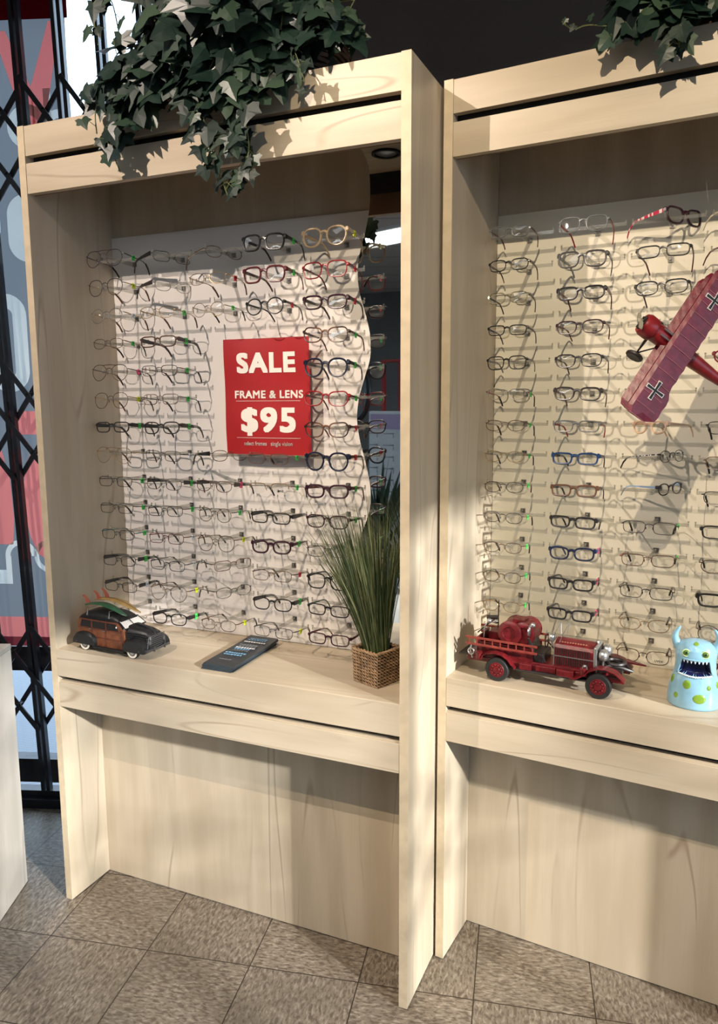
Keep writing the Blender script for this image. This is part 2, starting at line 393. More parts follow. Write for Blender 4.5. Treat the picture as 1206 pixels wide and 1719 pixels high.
tag(bpoly('lower_hem', [rect(-2.5, .305, .598, .635)], translucent('banner_hem', (.42, .13, .16)), BO-.001), 'dull dark pink hem')

# the grey sheet, cut out where the inks are so that daylight passes one layer only
from mathutils.geometry import delaunay_2d_cdt
def inside(p, pl):
    c = False; n = len(pl)
    for a in range(n):
        (x1, y1), (x2, y2) = pl[a], pl[(a+1) % n]
        if (y1 > p[1]) != (y2 > p[1]) and p[0] < (x2-x1)*(p[1]-y1)/(y2-y1)+x1: c = not c
    return c
pv = [Vector(q) for q in rect(-2.5, .305, .598, 2.85)]; pe = [(0,1),(1,2),(2,3),(3,0)]
for pl_ in INKS:
    b_ = len(pv); pv += [Vector((min(max(q[0], -2.5), .305), q[1])) for q in pl_]; pe += [(b_+k, b_+(k+1) % len(pl_)) for k in range(len(pl_))]
ov, oe, of, _a, _b, _c = delaunay_2d_cdt(pv, pe, [], 0, 1e-5)
mb = MB(); tris = []
for f in of:
    cx_ = sum((ov[k] for k in f), Vector((0, 0)))/len(f)
    if .598 < cx_.y < 2.85 and not any(inside(cx_, pl_) for pl_ in INKS): tris.append(tuple(f))
mb.add([g3(v.x, v.y, BO) for v in ov], tris); mb.build('banner_sheet', BG, bn)

# tree outside the shop window
tr = thing('street_tree', 'pale leafy tree out beyond the bright storefront glass', 'tree', g3(-.4, -.06, 7.6))
mb = MB(); mb.tube([(0,0,0), (.05,0,1.8), (.0,.1,3.4)], [.12,.09,.05], 8); mb.build('trunk', pbr('tree_bark', (.16,.12,.09), .9), tr, True)
mb = MB(); r2 = random.Random(3)
for i in range(900):
    d = Vector((r2.gauss(0,1), r2.gauss(0,1), r2.gauss(0,1))).normalized()*r2.random()**.4
    c = Vector((0,0,4.1)) + Vector((d.x*1.2, d.y*1.2, d.z*1.0)); q = Euler((r2.random()*6, r2.random()*6, 0)).to_matrix(); s = .11
    mb.add([c+q@Vector(p) for p in ((-s,0,0),(0,-s*.5,0),(s,0,0),(0,s*.5,0))], [(0,1,2,3)])
mb.build('foliage', pbr('tree_leaf', (.10,.2,.12), .6), tr)

# ------------------------------------------------------------------ cabinets
TH = .02302
def cabinet(label, Wd, H, Db, Ds, zh, zs1, zs2, zsh, zf, zr, zrb, loc, rot):
    t = thing('display_cabinet', label, 'cabinet', loc, rot, None)
    D = .37
    def part(name, a, b, mat, bev=.0006, par=t):
        mb = MB(); mb.bb(a, b); return mb.build(name, mat, par, bevel=bev)
    for x0 in (0, Wd-TH):
        s = part('side_panel', (x0, .0012, .004), (x0+TH, D, H), WV)
        mb = MB(); mb.bb((x0, 0, .004), (x0+TH, .0012, H)); tag(mb.build('edge_band', EDGE, s), 'pale front edge strip')
    xi0, xi1 = TH+.0003, Wd-TH-.0003
    part('back_panel', (xi0, Ds+.001, zsh-.03), (xi1, Ds+.018, H), WV)
    part('lower_back_panel', (xi0, Db, .004), (xi1, Db+.016, zrb), WV)
    part('header_rail', (xi0, .002, zh), (xi1, .022, zs2), WH)
    part('header_rail', (xi0, .002, zs1), (xi1, .022, H-.001), WH)
    part('slot_backing', (xi0, .03, zs2-.02), (xi1, .034, zs1+.02), BLACK, 0)
    part('soffit', (xi0, .0225, zs1+.021), (xi1, Ds, zs1+.036), WH)
    part('header_back', (xi0, .0225, zh), (xi1, .0285, zs1-.03), pbr('raw_particle_board', (.14, .08, .045), .8))
    part('shelf', (xi0, .0008, zsh-.02), (xi1, Ds, zsh), WH)
    part('shelf_fascia', (xi0, .0, zf), (xi1, .020, zsh-.0208), WH) if False else part('shelf_fascia', (xi0, -.0005, zf), (xi1, .0195, zsh-.0008), WH)
    part('slot_backing', (xi0, .028, zr-.02), (xi1, .032, zf+.02), BLACK, 0)
    part('slot_lip', (xi0, .006, zr-.001), (xi1, .0275, zr+.003), WH, 0)
    part('lower_rail', (xi0, .001, zrb), (xi1, .020, zr-.0015), WH)
    for lx in ([Wd-.23, .25] if Wd < 1.2 else [.25]):
        zz = zs1+.021
        mb = MB(); mb.lathe([(.042, zz-.0045), (.042, zz-.001), (.030, zz-.001), (.030, zz-.0045)], (lx, .2, 0), 32, caps=False); mb.torus((lx, .2, zz-.003), .036, .004, 'z')
        pk = mb.build('recessed_light', pbr('black_trim_ring', (.02,.02,.02), .4), t, True)
        mb = MB(); mb.lathe([(.0001, zz-.002), (.028, zz-.0015), (.029, zz-.003), (.012, zz-.006), (.0001, zz-.007)], (lx, .2, 0), 20); mb.build('lamp_lens', CHROME, pk, True)
    for x in (TH/2, Wd-TH/2):
        mb = MB(); mb.lathe([(.007, 0), (.009, .001), (.009, .004)], (x, .012, 0), 12); mb.build('foot_glide', CHROME, t, True)
    return t
W1, Ds1, ZS1 = 1.12975, .33002, .81349
cab1 = cabinet('light maple display cabinet with red sale poster and wavy mirror inside', W1, 2.27323, .16829, Ds1, 2.09815, 2.19549, 2.17658, ZS1, .73166, .71347, .63613, (0,0,0), 0)
O2 = Vector((1.13706, .20995, 0)); A2 = -.09473; Ds2, ZS2 = .33956, .81789
cab2 = cabinet('light maple display cabinet holding the red toy fire truck and monster', W1, 2.28363, .18074, Ds2, 2.1101, 2.20714, 2.18767, ZS2, .7401, .72175, .642, O2, A2)
M2 = Matrix.Translation(O2) @ Matrix.Rotation(A2, 4, 'Z')
def w2(x, y, z): return M2 @ Vector((x, y, z))
# low white laminate counter at the picture's edge
WHITEW = wood('pale_laminate', True)
for n_ in WHITEW.node_tree.nodes:
    if n_.type == 'MIX':
        for i in (6, 7):
            if not n_.inputs[i].is_linked:
                c = n_.inputs[i].default_value; g = (c[0]+c[1]+c[2])/3; n_.inputs[i].default_value = (.5*c[0]+.55*g, .5*c[1]+.55*g, .5*c[2]+.55*g, 1)
lc = thing('low_counter', 'low pale laminate counter standing before the folding gate', 'counter', (-.181, .017, 0), math.atan2(-.914, .405))
mb = MB(); mb.bb((0, -.02, .003), (.75, 0, .782)); mb.build('side_panel', WHITEW, lc, bevel=.001)
mb = MB(); mb.bb((0, -.5, .003), (.02, -.0205, .782)); mb.bb((.73, -.5, .003), (.75, -.0205, .782)); mb.bb((0, -.5, .003), (.75, -.48, .782)); mb.build('frame_panel', WHITEW, lc, bevel=.001)
mb = MB(); mb.bb((-.001, -.5, .783), (.752, .001, .80)); mb.build('countertop', WHITEW, lc, bevel=.002)
lc.rotation_euler = (0, 0, math.atan2(-.914, .405))
for ch in lc.children:
    for v in ch.data.vertices: pass

# ------------------------------------------------------------------ display boards with rods
def board(label, Wd, Ds, zb, zsh, cols, rows, mat, loc, rot, xr):
    t = thing('eyewear_display_board', label, 'display board', loc, rot)
    mb = MB(); mb.bb((TH+.001, Ds-.004, zsh+.001), (xr, Ds-.0002, zb)); mb.build('board_panel', mat, t)
    first = {}
    for ci, x in enumerate(cols):
        for ri, z in enumerate(rows):
            if 'sale' in label and ci in (2, 3) and 3 <= ri <= 6: continue
            if not first:
                mb = MB(); y0, y1 = Ds-.0045, Ds-.145
                mb.loft([[(sx*w, y, zz) for sx, zz in ((-1, -h), (1, -h), (1, h2), (-1, h2))] for y, w, h, h2 in ((y0, .0038, .007, .005), (Ds-.08, .0034, .0045, .004), (y1, .003, .002, .003), (y1-.004, .003, .001, .007))])
                a = mb.build('display_arm', ACRYL, t)
                mb = MB(); mb.box((0, y0-.001, 0), (.0135, .0025, .0135)); mb.sphere((0, y0-.003, 0), (.003, .0015, .003), 8, 6); b = mb.build('mount_plate', GUN, a)
                mb = MB(); yb = Ds-.078
                mb.box((0, yb, .001), (.168, .003, .0085)); 
                for s in (-1, 1): mb.box((s*.0825, yb, .0055), (.003, .004, .009)); mb.sphere((s*.0825, yb, .0095), .0026, 8, 6)
                c = mb.build('temple_bar', ACRYL, t)
                first = dict(a=a, b=b, c=c); a.location = (x, 0, z); c.location = (x, 0, z)
            else:
                a = first['a'].copy(); COL.objects.link(a); a.location = (x, 0, z); a.parent = t
                b = first['b'].copy(); COL.objects.link(b); b.parent = a
                c = first['c'].copy(); COL.objects.link(c); c.location = (x, 0, z); c.parent = t
    return t
C1 = [.111 + .1796*i for i in range(5)]; Z1 = [1.956 - .0821*i for i in range(14)]
C2 = [.1165 + .1815*i for i in range(5)]; Z2 = [1.967 - .0827*i for i in range(14)]
board('white eyewear board of clear rods in the cabinet with the sale poster', W1, Ds1, 2.04027, ZS1, C1, Z1, PANELW, (0,0,0), 0, W1-TH-.001)
board('cream eyewear board of clear rods behind the toy triplane', W1, Ds2, 2.0404, ZS2, C2, Z2, PANELC, O2, A2, W1-TH-.001)

# wavy mirror
wv = [(.866,2.205),(.8838,2.1793),(.8974,2.1432),(.9007,2.0901),(.8988,2.0449),(.8883,1.9924),(.8724,1.9397),(.8633,1.8859),(.8683,1.8306),(.8875,1.7663),(.8996,1.7102),(.8995,1.6543),(.8851,1.6063),(.8669,1.5495),(.8594,1.4919),(.8664,1.4339),(.8842,1.3676),(.8985,1.3009),(.8984,1.2417),(.8854,1.1985),(.8668,1.1457),(.86,1.09),(.866,1.03),(.885,.97),(.898,.90),(.895,.8145)]
def cr(pts, k=5):
    out = []
    for i in range(len(pts)-1):
        p0, p1, p2, p3 = [Vector(pts[min(max(j, 0), len(pts)-1)]) for j in (i-1, i, i+1, i+2)]
        for s in range(k):
            t = s/k; out.append(tuple(.5*((2*p1)+(p2-p0)*t+(2*p0-5*p1+4*p2-p3)*t*t+(3*p1-p0-3*p2+p3)*t**3)))
    out.append(tuple(pts[-1])); return out
wl = [p for p in cr(wv) if p[1] < 2.199]
mt = thing('wavy_mirror', 'tall mirror strip with a wavy edge beside the white eyewear board', 'mirror')
mb = MB(); xm = W1-TH-.0008
for i in range(len(wl)-1):
    a, b = wl[i], wl[i+1]; mb.add([(a[0], Ds1-.0095, a[1]), (b[0], Ds1-.0095, b[1]), (xm, Ds1-.0095, b[1]), (xm, Ds1-.0095, a[1])], [(0,1,2,3)])
mb.build('mirror_face', MIRROR, mt)
mb = MB()
for i in range(len(wl)-1):
    a, b = wl[i], wl[i+1]; mb.add([(a[0], Ds1-.0095, a[1]), (b[0], Ds1-.0095, b[1]), (b[0], Ds1-.005, b[1]), (a[0], Ds1-.005, a[1])], [(0,1,2,3)])
    mb.add([(a[0], Ds1-.005, a[1]), (b[0], Ds1-.005, b[1]), (xm, Ds1-.005, b[1]), (xm, Ds1-.005, a[1])], [(0,1,2,3)])
mb.build('mirror_edge', pbr('mirror_edge_glass', (.12,.15,.14), .2), mt)

# ------------------------------------------------------------------ glasses
def sg(a, p): return math.copysign(abs(a)**p, a)
SH = dict(rect=(.052,.029,4.0,.10,0), oval=(.049,.031,2.5,.10,0), round=(.047,.042,2.0,0,0), small=(.040,.030,2.2,.05,0), aviator=(.056,.047,2.35,.28,.1), panto=(.052,.046,2.6,.20,0), square=(.053,.040,3.4,.13,0), cat=(.054,.037,2.9,.14,.35), recto=(.052,.033,3.0,.10,.1))
def outline(shape, N_=30):
    w, h, n, nar, cat = SH[shape]; o = []
    for i in range(N_):
        a = 2*PI*i/N_; x = w/2*sg(math.cos(a), 2/n); z = h/2*sg(math.sin(a), 2/n); b = max(0, -z/(h/2))
        x = x*(1-nar*b) + (.10*nar*w*b if shape == 'aviator' else 0)
        z += cat*.012*max(0, x/(w/2))*max(0, z/(h/2))
        o.append((x, z))
    return o, w, h
def rgb(s):
    T = dict(black=(.012,.011,.012), dark=(.035,.028,.028), plum=(.035,.009,.02), burg=(.10,.012,.018), red=(.30,.012,.02), brown=(.10,.045,.028), bronze=(.16,.095,.06), gold=(.42,.28,.14), silver=(.38,.36,.35),
             navy=(.008,.012,.034), blue=(.012,.045,.14), tort=(.09,.03,.018), beige=(.42,.31,.20), tan=(.70,.48,.33), cream=(.75,.66,.5), grey=(.13,.14,.145), clear=(.62,.60,.52), green=(.02,.10,.05), lblue=(.28,.42,.62), teal=(.02,.16,.2), gun=(.06,.055,.055), pink=(.7,.2,.3))
    return T[s]
TAGC = dict(g=((.06,.62,.10),'green'), y=((.75,.85,.03),'yellow'), p=((.9,.08,.22),'pink'), r=((.60,.02,.04),'red'), w=((.8,.85,.9),'white'))
METAL = ('bronze','gold','silver','gun')
ORD = ['first','second','third','fourth','fifth','sixth','seventh','eighth','ninth','tenth','eleventh','twelfth','thirteenth','fourteenth']
CNAME = dict(black='black', dark='dark', plum='plum', burg='burgundy', red='red', brown='brown', bronze='bronze', gold='gold', silver='silver', navy='navy', blue='blue', tort='tortoiseshell', beige='beige', tan='tan', cream='cream', grey='grey', clear='clear', green='green', lblue='light blue', teal='teal', gun='gunmetal', pink='pink striped')
SNAME = dict(rect='rectangular', oval='oval', round='round', small='small oval', aviator='aviator', panto='pantos', square='square', cat='cat-eye', recto='soft rectangular')
STRIPE = None
def stripe_mat(a, b, sc_=90):
    m, t, o = nt('striped_temple'); bs = N(t, 'BsdfPrincipled'); L(t, bs.outputs[0], o.inputs[0]); bs.inputs['Roughness'].default_value = .35
    tc = N(t, 'TexCoord'); mp = N(t, 'Mapping'); mp.inputs['Scale'].default_value = (0, 1, 0); L(t, tc.outputs['Object'], mp.inputs[0])
    n = N(t, 'TexNoise', i_Scale=sc_, i_Detail=1.); L(t, mp.outputs[0], n.inputs[0])
    L(t, mix_(t, sstep(t, n.outputs[0], .5, .54), a, b), bs.inputs['Base Color']); return m
M_PINK = stripe_mat((.55,.04,.10), (.85,.75,.7)); M_BW = stripe_mat((.01,.01,.012), (.7,.75,.85), 140); M_TORTOISE = stripe_mat((.03,.012,.01), (.16,.06,.03), 60)
CLEARF = clear('clear_frame_plastic', (.72,.70,.62), .12, .1)
DARKTXT = plain((.03,.03,.03), .6, 0, 'demo_ink')
def glasses(bd, c, r, shape, col, temple='', thick=0, tg='', yaw=0., txt='', tcol=None, half=False, w=1., dz=0., dx=0., dy=0., splay=0., prt=True):
    if yaw > 30: dy += .085; dx += .004 if bd == 'L' else .035; dz += .0 if bd == 'L' else .008
    """thick: 0 thin wire, 1 medium, 2 heavy rim"""
    if bd == 'L': x, z, y, base, rot = C1[c-1], Z1[r-1], Ds1-.145, Matrix.Identity(4), 0.
    else: x, z, y, base, rot = C2[c-1], Z2[r-1], Ds2-.145, M2, A2
    temple = temple or col
    bn_ = 'white' if bd == 'L' else 'cream'
    lab = ' '.join(([['thin','','thick'][thick]] if thick != 1 else []) + ([] if not half else ['half-rim']) + [CNAME[col], SNAME[shape], 'glasses'] + ((['with', TAGC[tg][1], 'tag,']) if tg else ['untagged,']) + [ORD[r-1], 'row of', bn_, "board's", ORD[c-1], 'column'])
    mtx = base @ Matrix.Translation((x+dx, y-.001+dy, z+.003+dz)) @ Matrix.Rotation(yaw and R(yaw) or 0, 4, 'Z') @ Matrix.Rotation(R(rnd.uniform(-1.3, 1.3)), 4, 'Y') @ Matrix.Rotation(R(-4+rnd.uniform(-2.5,2.5)), 4, 'X') @ Matrix.Scale(w, 4)
    g = thing('eyeglasses', lab, 'glasses', mat=mtx, group='glasses on the %s board' % bn_)
    pts, lw, lh = outline(shape)
    gap = .0085 if thick else .0095
    rr = (.00100, .0021, .0031)[thick]; rz_ = rr*(1.0 if thick == 0 else .85)
    fm = CLEARF if col == 'clear' else M_TORTOISE if col == 'tort' else plain(rgb(col), .3, .85 if (thick == 0 and col in METAL) else .0, 'frame_'+CNAME[col].replace(' ', '_'))
    zc = -lh*.16
    def curve(x_): return 1.1*x_*x_
    mb = MB()
    for s in (-1, 1):
        cx = s*(gap + lw/2)
        P = [Vector((cx+s*px, curve(cx+s*px), zc+pz)) for px, pz in pts]
        if half:
            up = sorted([q for q in P if q.z > zc-.002], key=lambda q: q.x)
            mb.tube(up, rr*1.25, 6)
        elif thick == 0: mb.tube(P, rr, 6, closed=True)
        else: mb.tube(P, rr, 6, closed=True, rz=rz_)
    b0 = (gap*1.02, zc+lh*.22); mb.tube([(-b0[0]-.001, curve(gap), b0[1]-.001), (-gap*.5, -.0008, b0[1]+.0022), (0, -.0012, b0[1]+.003), (gap*.5, -.0008, b0[1]+.0022), (b0[0]+.001, curve(gap), b0[1]-.001)], [rr*1.1]*5 if thick == 0 else [rr*1.5, rr*1.35, rr*1.25, rr*1.35, rr*1.5], 6)
    if shape == 'aviator': mb.tube([(-gap-lw*.35, curve(.03), zc+lh*.47), (0, 0, zc+lh*.5), (gap+lw*.35, curve(.03), zc+lh*.47)], rr, 6)
    ex = gap + lw; ez = zc + lh*.24
    if thick == 2: ez += lh*.06
    for s in (-1, 1):
        mb.tube([(s*(ex-.001), curve(ex), ez), (s*(ex+.003), curve(ex)+.001, ez+.0005), (s*(ex+.0045), curve(ex)+.006, ez)], [rr*1.2, rr*1.3, rr*1.2], 6, rz=[rr*1.3]*3 if thick == 0 else [rr*2.2]*3)
        if thick == 0:
            q = Vector((s*gap*.85, .004, zc-.001)); mb.tube([(s*(gap+.001), .001, zc+.002), (s*gap*.9, .004, zc+.001), q], .0004, 5); mb.sphere(q, (.0012, .0022, .0045), 8, 6)
    mb.build('frame_front', fm, g, True)
    for s in (-1, 1):
        cx = s*(gap + lw/2); mb = MB(); vs = [(cx, curve(cx)-.0008, zc)] + [(cx+s*px*.97, curve(cx+s*px*.97)+.0002, zc+pz*.97) for px, pz in pts]
        n = len(pts); mb.add(vs, [(0, i+1, (i+1) % n+1) for i in range(n)]); mb.build('lens', LENS, g, 'all')
    wide = {0: .0014, 1: .0030, 2: .0046}[thick]
    if tcol == 'wide': wide = .0062
    tm = M_PINK if temple == 'pink' else M_BW if tcol == 'pattern' else M_TORTOISE if temple == 'tort' else CLEARF if temple == 'clear' else plain(rgb(temple), .3, .6 if (thick == 0 and temple in METAL) else 0., 'temple_'+CNAME[temple].replace(' ', '_'))
    tipm = plain(rgb(temple if thick else ('black' if temple != 'gold' else 'brown')), .3, 0, 'temple_tip')
    for s in (-1, 1):
        inn = .012 + rnd.uniform(-.004, .006) + splay
        y0 = curve(ex)+.006; path = []; hw = []
        for q in range(9):
            t_ = q/8; yy = y0 + .132*t_; dzz = -.0015*t_; f_ = max(0, (t_-.68)/.32)
            dzz -= .028*f_**1.35; yy -= .010*f_**2
            path.append(Vector((s*(ex+.0045 - inn*t_*t_), yy, ez+dzz))); hw.append(wide*(1-.45*min(1, t_/.6)) if f_ == 0 else max(.0013, wide*.55))
        sp = 6 if thick == 0 else 9
        mb = MB(); th = .0010 if thick == 0 else .0015
        def sec(P_, hh, th): return [P_+Vector((-th, 0, -hh)), P_+Vector((th, 0, -hh)), P_+Vector((th, 0, hh)), P_+Vector((-th, 0, hh))]
        mb.loft([sec(path[i], hw[i], th) for i in range(min(sp+1, 9))])
        tmo = mb.build('temple', tm, g)
        if thick == 0:
            mb = MB(); mb.loft([sec(path[i], .0022, .0019) for i in range(6, 9)]); mb.build('temple_tip', tipm, tmo)
        if s == 1 and tg:
            p_ = path[2] if yaw < 30 else path[2]; ww = max(wide, .003)+.0016
            mb = MB(); mb.box(p_+Vector((0, .004, -.0005)), (.0035, .012, ww*2)); mb.box(p_+Vector((.0003, .004, -.0045)), (.0012, .013, .011))
            tgo = mb.build('price_tag', plain(TAGC[tg][0], .45, 0, 'tag_'+TAGC[tg][1]), g); tgo['label'] = TAGC[tg][1]+' folded price tag'
            mb = MB(); mb.box(p_+Vector((.0021, .004, -.001)), (.0005, .006, .004)); mb.build('tag_print', plain(tuple(v*.35 for v in TAGC[tg][0]), .6, 0, 'tag_ink'), tgo)
    if txt:
        vs, fs = text_mesh(txt, .0075, .03, extrude=.0001); mb = MB(); cx = gap+lw*.55
        if txt == 'ONE': 
            vs, fs = text_mesh('NE', .0085, .03, extrude=.0001); mb.add([(cx+.004+v[0], curve(cx)-.0016, zc-lh*.22+v[1]) for v in vs], fs)
            mb.cyl((cx-.0055, curve(cx)-.0018, zc-lh*.22), (cx-.0055, curve(cx)-.0012, zc-lh*.22), .0036, 16)
        else: mb.add([(cx+v[0], curve(cx)-.0016, zc-lh*.22+v[1]) for v in vs], fs)
        mb.build('demo_print', DARKTXT, g)
    elif prt:
        cx = gap+lw*.55; mb = MB(); k = rnd.choice((.008, .012, .015))
        for j in range(5): mb.box((cx-k/2+k*(j+.5)/5, curve(cx)-.0012, zc-lh*.24), (k/5*.7, .0002, .0011 + .0004*(j % 2)))
        mb.build('demo_print', DARKTXT if bd == 'R' and thick else plain((.25,.24,.23), .6, 0, 'faint_ink'), g)
    return g
G = glasses
# white board
for a in [(1,'aviator','plum',0,'g','dark'),(2,'panto','gun',0,'y','gold'),(3,'round','silver',0,'w','gold'),(4,'oval','bronze',0,'g',''),(5,'aviator','bronze',0,'p','dark'),(6,'panto','bronze',0,'y','gold'),(7,'rect','black',1,'g','black'),(8,'aviator','gold',0,'','gold'),(9,'rect','black',0,'g','black'),(10,'rect','dark',0,'g','black'),(11,'rect','dark',0,'g','teal'),(12,'rect','black',0,'g','black'),(13,'rect','black',0,'w','black')]:
    G('L', 1, a[0], a[1], a[2], a[5], a[3], a[4], w=.93 if a[1] in ('oval',) else 1., tcol='wide' if a[0] in (7,12,13) else None, dx=.002)
G('L',2,1,'rect','gun','black',0,'r',yaw=68,tcol='wide'); G('L',2,2,'oval','silver','dark',0,'p',yaw=66,tcol='wide')
for a in [(3,'oval','gold',0,'g','gold'),(4,'rect','brown',1,'g','dark'),(5,'rect','dark',0,'g','burg'),(6,'rect','brown',0,'g','dark'),(7,'recto','black',1,'g','black'),(8,'rect','dark',0,'w','black'),(9,'recto','dark',0,'g','black'),(10,'rect','black',0,'g','black'),(11,'rect','burg',0,'w','burg'),(12,'rect','navy',0,'w','black'),(13,'aviator','bronze',0,'y','bronze'),(14,'recto','black',1,'g','black')]:
    G('L', 2, a[0], a[1], a[2], a[5], a[3], a[4], tcol='wide' if a[0] in (4,7,9,14) else None, dx=.004)
G('L',3,1,'oval','bronze','gold',0,'',yaw=64); G('L',3,2,'oval','gold','gold',0,'r'); G('L',3,3,'round','gold','silver',0,'g',w=.9)
G('L',3,8,'oval','brown','black',0,'p',yaw=64,tcol='wide'); G('L',3,9,'oval','brown','dark',0,'p',tcol='wide'); G('L',3,10,'round','bronze','gun',0,'g',w=.95); G('L',3,11,'panto','bronze','bronze',0,'y')
G('L',3,12,'rect','burg','black',0,'r',yaw=62); G('L',3,13,'oval','gun','black',0,'y',yaw=62); G('L',3,14,'oval','bronze','brown',0,'y')
G('L',4,1,'square','black','black',2,'g'); G('L',4,2,'square','burg','tort',2,'g'); G('L',4,3,'round','black','black',1,'r')
G('L',4,8,'rect','brown','green',0,'g',txt='ONE'); G('L',4,9,'rect','gold','bronze',0,'g',txt='ONE',half=True)
for a in [(10,'rect','black',1,'','black'),(11,'recto','plum',2,'g','plum'),(12,'rect','brown',0,'r','dark'),(13,'recto','black',1,'g','black'),(14,'rect','dark',0,'y','black')]:
    G('L', 4, a[0], a[1], a[2], a[5], a[3], a[4], tcol='wide' if a[0] in (10,13) else None, dx=.004)
for a in [(1,'panto','beige',2,'y','beige'),(2,'square','red',1,'r','burg'),(3,'recto','plum',2,'r','dark'),(4,'cat','tort',1,'g','tort'),(5,'panto','navy',2,'g','black'),(6,'cat','red',1,'g','burg'),(7,'cat','tort',1,'r','tort'),(8,'panto','navy',2,'r','tort'),(9,'recto','plum',2,'g','burg'),(10,'recto','plum',1,'g','black'),(11,'rect','dark',0,'g','dark'),(12,'square','black',1,'r','black'),(13,'rect','black',1,'','green'),(14,'rect','plum',1,'','burg')]:
    G('L', 5, a[0], a[1], a[2], a[5], a[3], a[4])
# cream board
for a in [(1,'recto','grey',1,'','tort'),(2,'recto','black',1,'','tort'),(3,'recto','clear',1,'','black'),(4,'rect','black',1,'','navy'),(5,'square','black',1,'','grey'),(6,'oval','silver',0,'g','red'),(7,'oval','brown',0,'g','bronze'),(8,'oval','gold',0,'g','brown'),(9,'oval','dark',0,'g','gold'),(10,'oval','dark',0,'g','brown'),(11,'oval','brown',0,'g','dark'),(12,'oval','bronze',0,'g','green'),(13,'oval','gold',0,'g','bronze'),(14,'oval','dark',0,'','black')]:
    G('R', 1, a[0], a[1], a[2], a[5], a[3], a[4], w=.84 if a[3] else .9, dx=-.013)
for a in [(1,'square','grey',1,'','red'),(2,'square','gun',2,'','grey'),(3,'recto','black',2,'','burg'),(4,'recto','plum',1,'','burg'),(5,'recto','black',1,'','black'),(6,'recto','dark',2,'','brown'),(7,'rect','grey',1,'','red'),(8,'rect','blue',2,'','navy'),(9,'rect','brown',2,'','black'),(10,'rect','black',2,'','black'),(11,'recto','navy',2,'p','blue'),(12,'rect','black',2,'p','black'),(13,'rect','black',2,'p','black')]:
    G('R', 2, a[0], a[1], a[2], a[5], a[3], a[4], w=.93, dx=-.007)
G('R',3,1,'cat','plum','pink',2,'',yaw=60); G('R',3,2,'rect','black','burg',1,'',w=.95); G('R',3,3,'recto','black','plum',1,'',w=.95)
G('R',3,7,'small','tan','tan',2,'',yaw=-30,w=.95,dx=-.012); G('R',3,8,'small','gun','black',0,'',yaw=62,tcol='pattern',w=.95); G('R',3,9,'small','gun','lblue',1,'',yaw=62,w=.95)
for a in [(10,'rect','dark',0,'g','black'),(11,'rect','brown',0,'g','red'),(12,'rect','gun',0,'','black'),(13,'oval','gold',0,'','bronze'),(14,'recto','bronze',0,'','brown')]:
    G('R', 3, a[0], a[1], a[2], a[5], a[3], a[4], txt='UVEX' if a[0] == 14 else '', yaw=4)
G('R',4,1,'cat','cream','cream',1,'',yaw=60); G('R',4,2,'recto','burg','burg',1,'',yaw=58); G('R',4,3,'cat','red','pink',1,'',yaw=56); G('R',4,5,'oval','red','red',1,'')
for a in [(7,'rect','black',0,'','black'),(8,'rect','brown',0,'','dark'),(9,'rect','gun',0,'','black'),(10,'rect','black',1,'','black'),(11,'oval','bronze',0,'','black'),(12,'rect','black',2,'','black'),(13,'round','bronze',0,'','brown'),(14,'oval','burg',1,'','brown')]:
    G('R', 4, a[0], a[1], a[2], a[5], a[3], a[4], yaw=5)

# ------------------------------------------------------------------ sale poster
yp = .275
po = thing('sale_poster', 'red SALE poster with white lettering hanging over the white eyewear board', 'poster', (.598, yp, 1.5478))
pw, ph = .2785, .331
mb = MB(); nx_, nz_ = 12, 14; vs = []; fs = []
def pwave(x, z): return .0028*math.sin(x*22+z*9)*(.4+abs(z)/ph) + .0015*math.sin(z*30+1)
for k in range(2):
    for j in range(nz_+1):
        for i in range(nx_+1):
            x = -pw/2+pw*i/nx_; z = -ph/2+ph*j/nz_; vs.append((x, pwave(x, z)+k*.0005, z))
n0 = (nx_+1)*(nz_+1)
for k in range(2):
    for j in range(nz_):
        for i in range(nx_):
            a = k*n0 + j*(nx_+1)+i; fs.append((a, a+1, a+nx_+2, a+nx_+1))
mb.add(vs, fs); mb.build('poster_sheet', pbr('red_poster_print', (.37,.013,.017), .45, noise=.04, nscale=12), po, 'all')
PWH = pbr('poster_white_ink', (.86,.80,.74), .5)
def ptext(txt, size, off, z, width, x0=0., h=None):
    vs, fs = text_mesh(txt, size, off, extrude=0.)
    x1 = min(v[0] for v in vs); x2 = max(v[0] for v in vs); k = width/(x2-x1); cx = (x1+x2)/2
    y1 = min(v[1] for v in vs); y2 = max(v[1] for v in vs); kz = (h/(y2-y1)) if h else 1.; cy = (y1+y2)/2
    P = [(x0+(v[0]-cx)*k, z+(v[1]-cy)*kz) for v in vs]
    mb = MB(); mb.add([(x, pwave(x, zz)-.0016, zz) for x, zz in P], fs); return mb.build('poster_lettering', PWH, po)
ptext('SALE', .08, .042, .0975, .190, h=.058)
ptext('FRAME & LENS', .03, .03, .0085, .222, x0=.006, h=.0225)
ptext('$95', .1, .036, -.069, .178, x0=.004, h=.082)
ptext('select frames   single vision', .016, .0155, -.1335, .158, x0=.002, h=.0155)
for z in (-.010, -.1155):
    mb = MB()
    for i in range(64):
        x = -.103+.206*i/63+.003; mb.add([(x+a, pwave(x, z)-.0016, z+b) for a, b in ((-.0009,-.0008),(.0009,-.0008),(.0009,.0008),(-.0009,.0008))], [(0,1,2,3)])
    mb.build('dotted_rule', PWH, po)

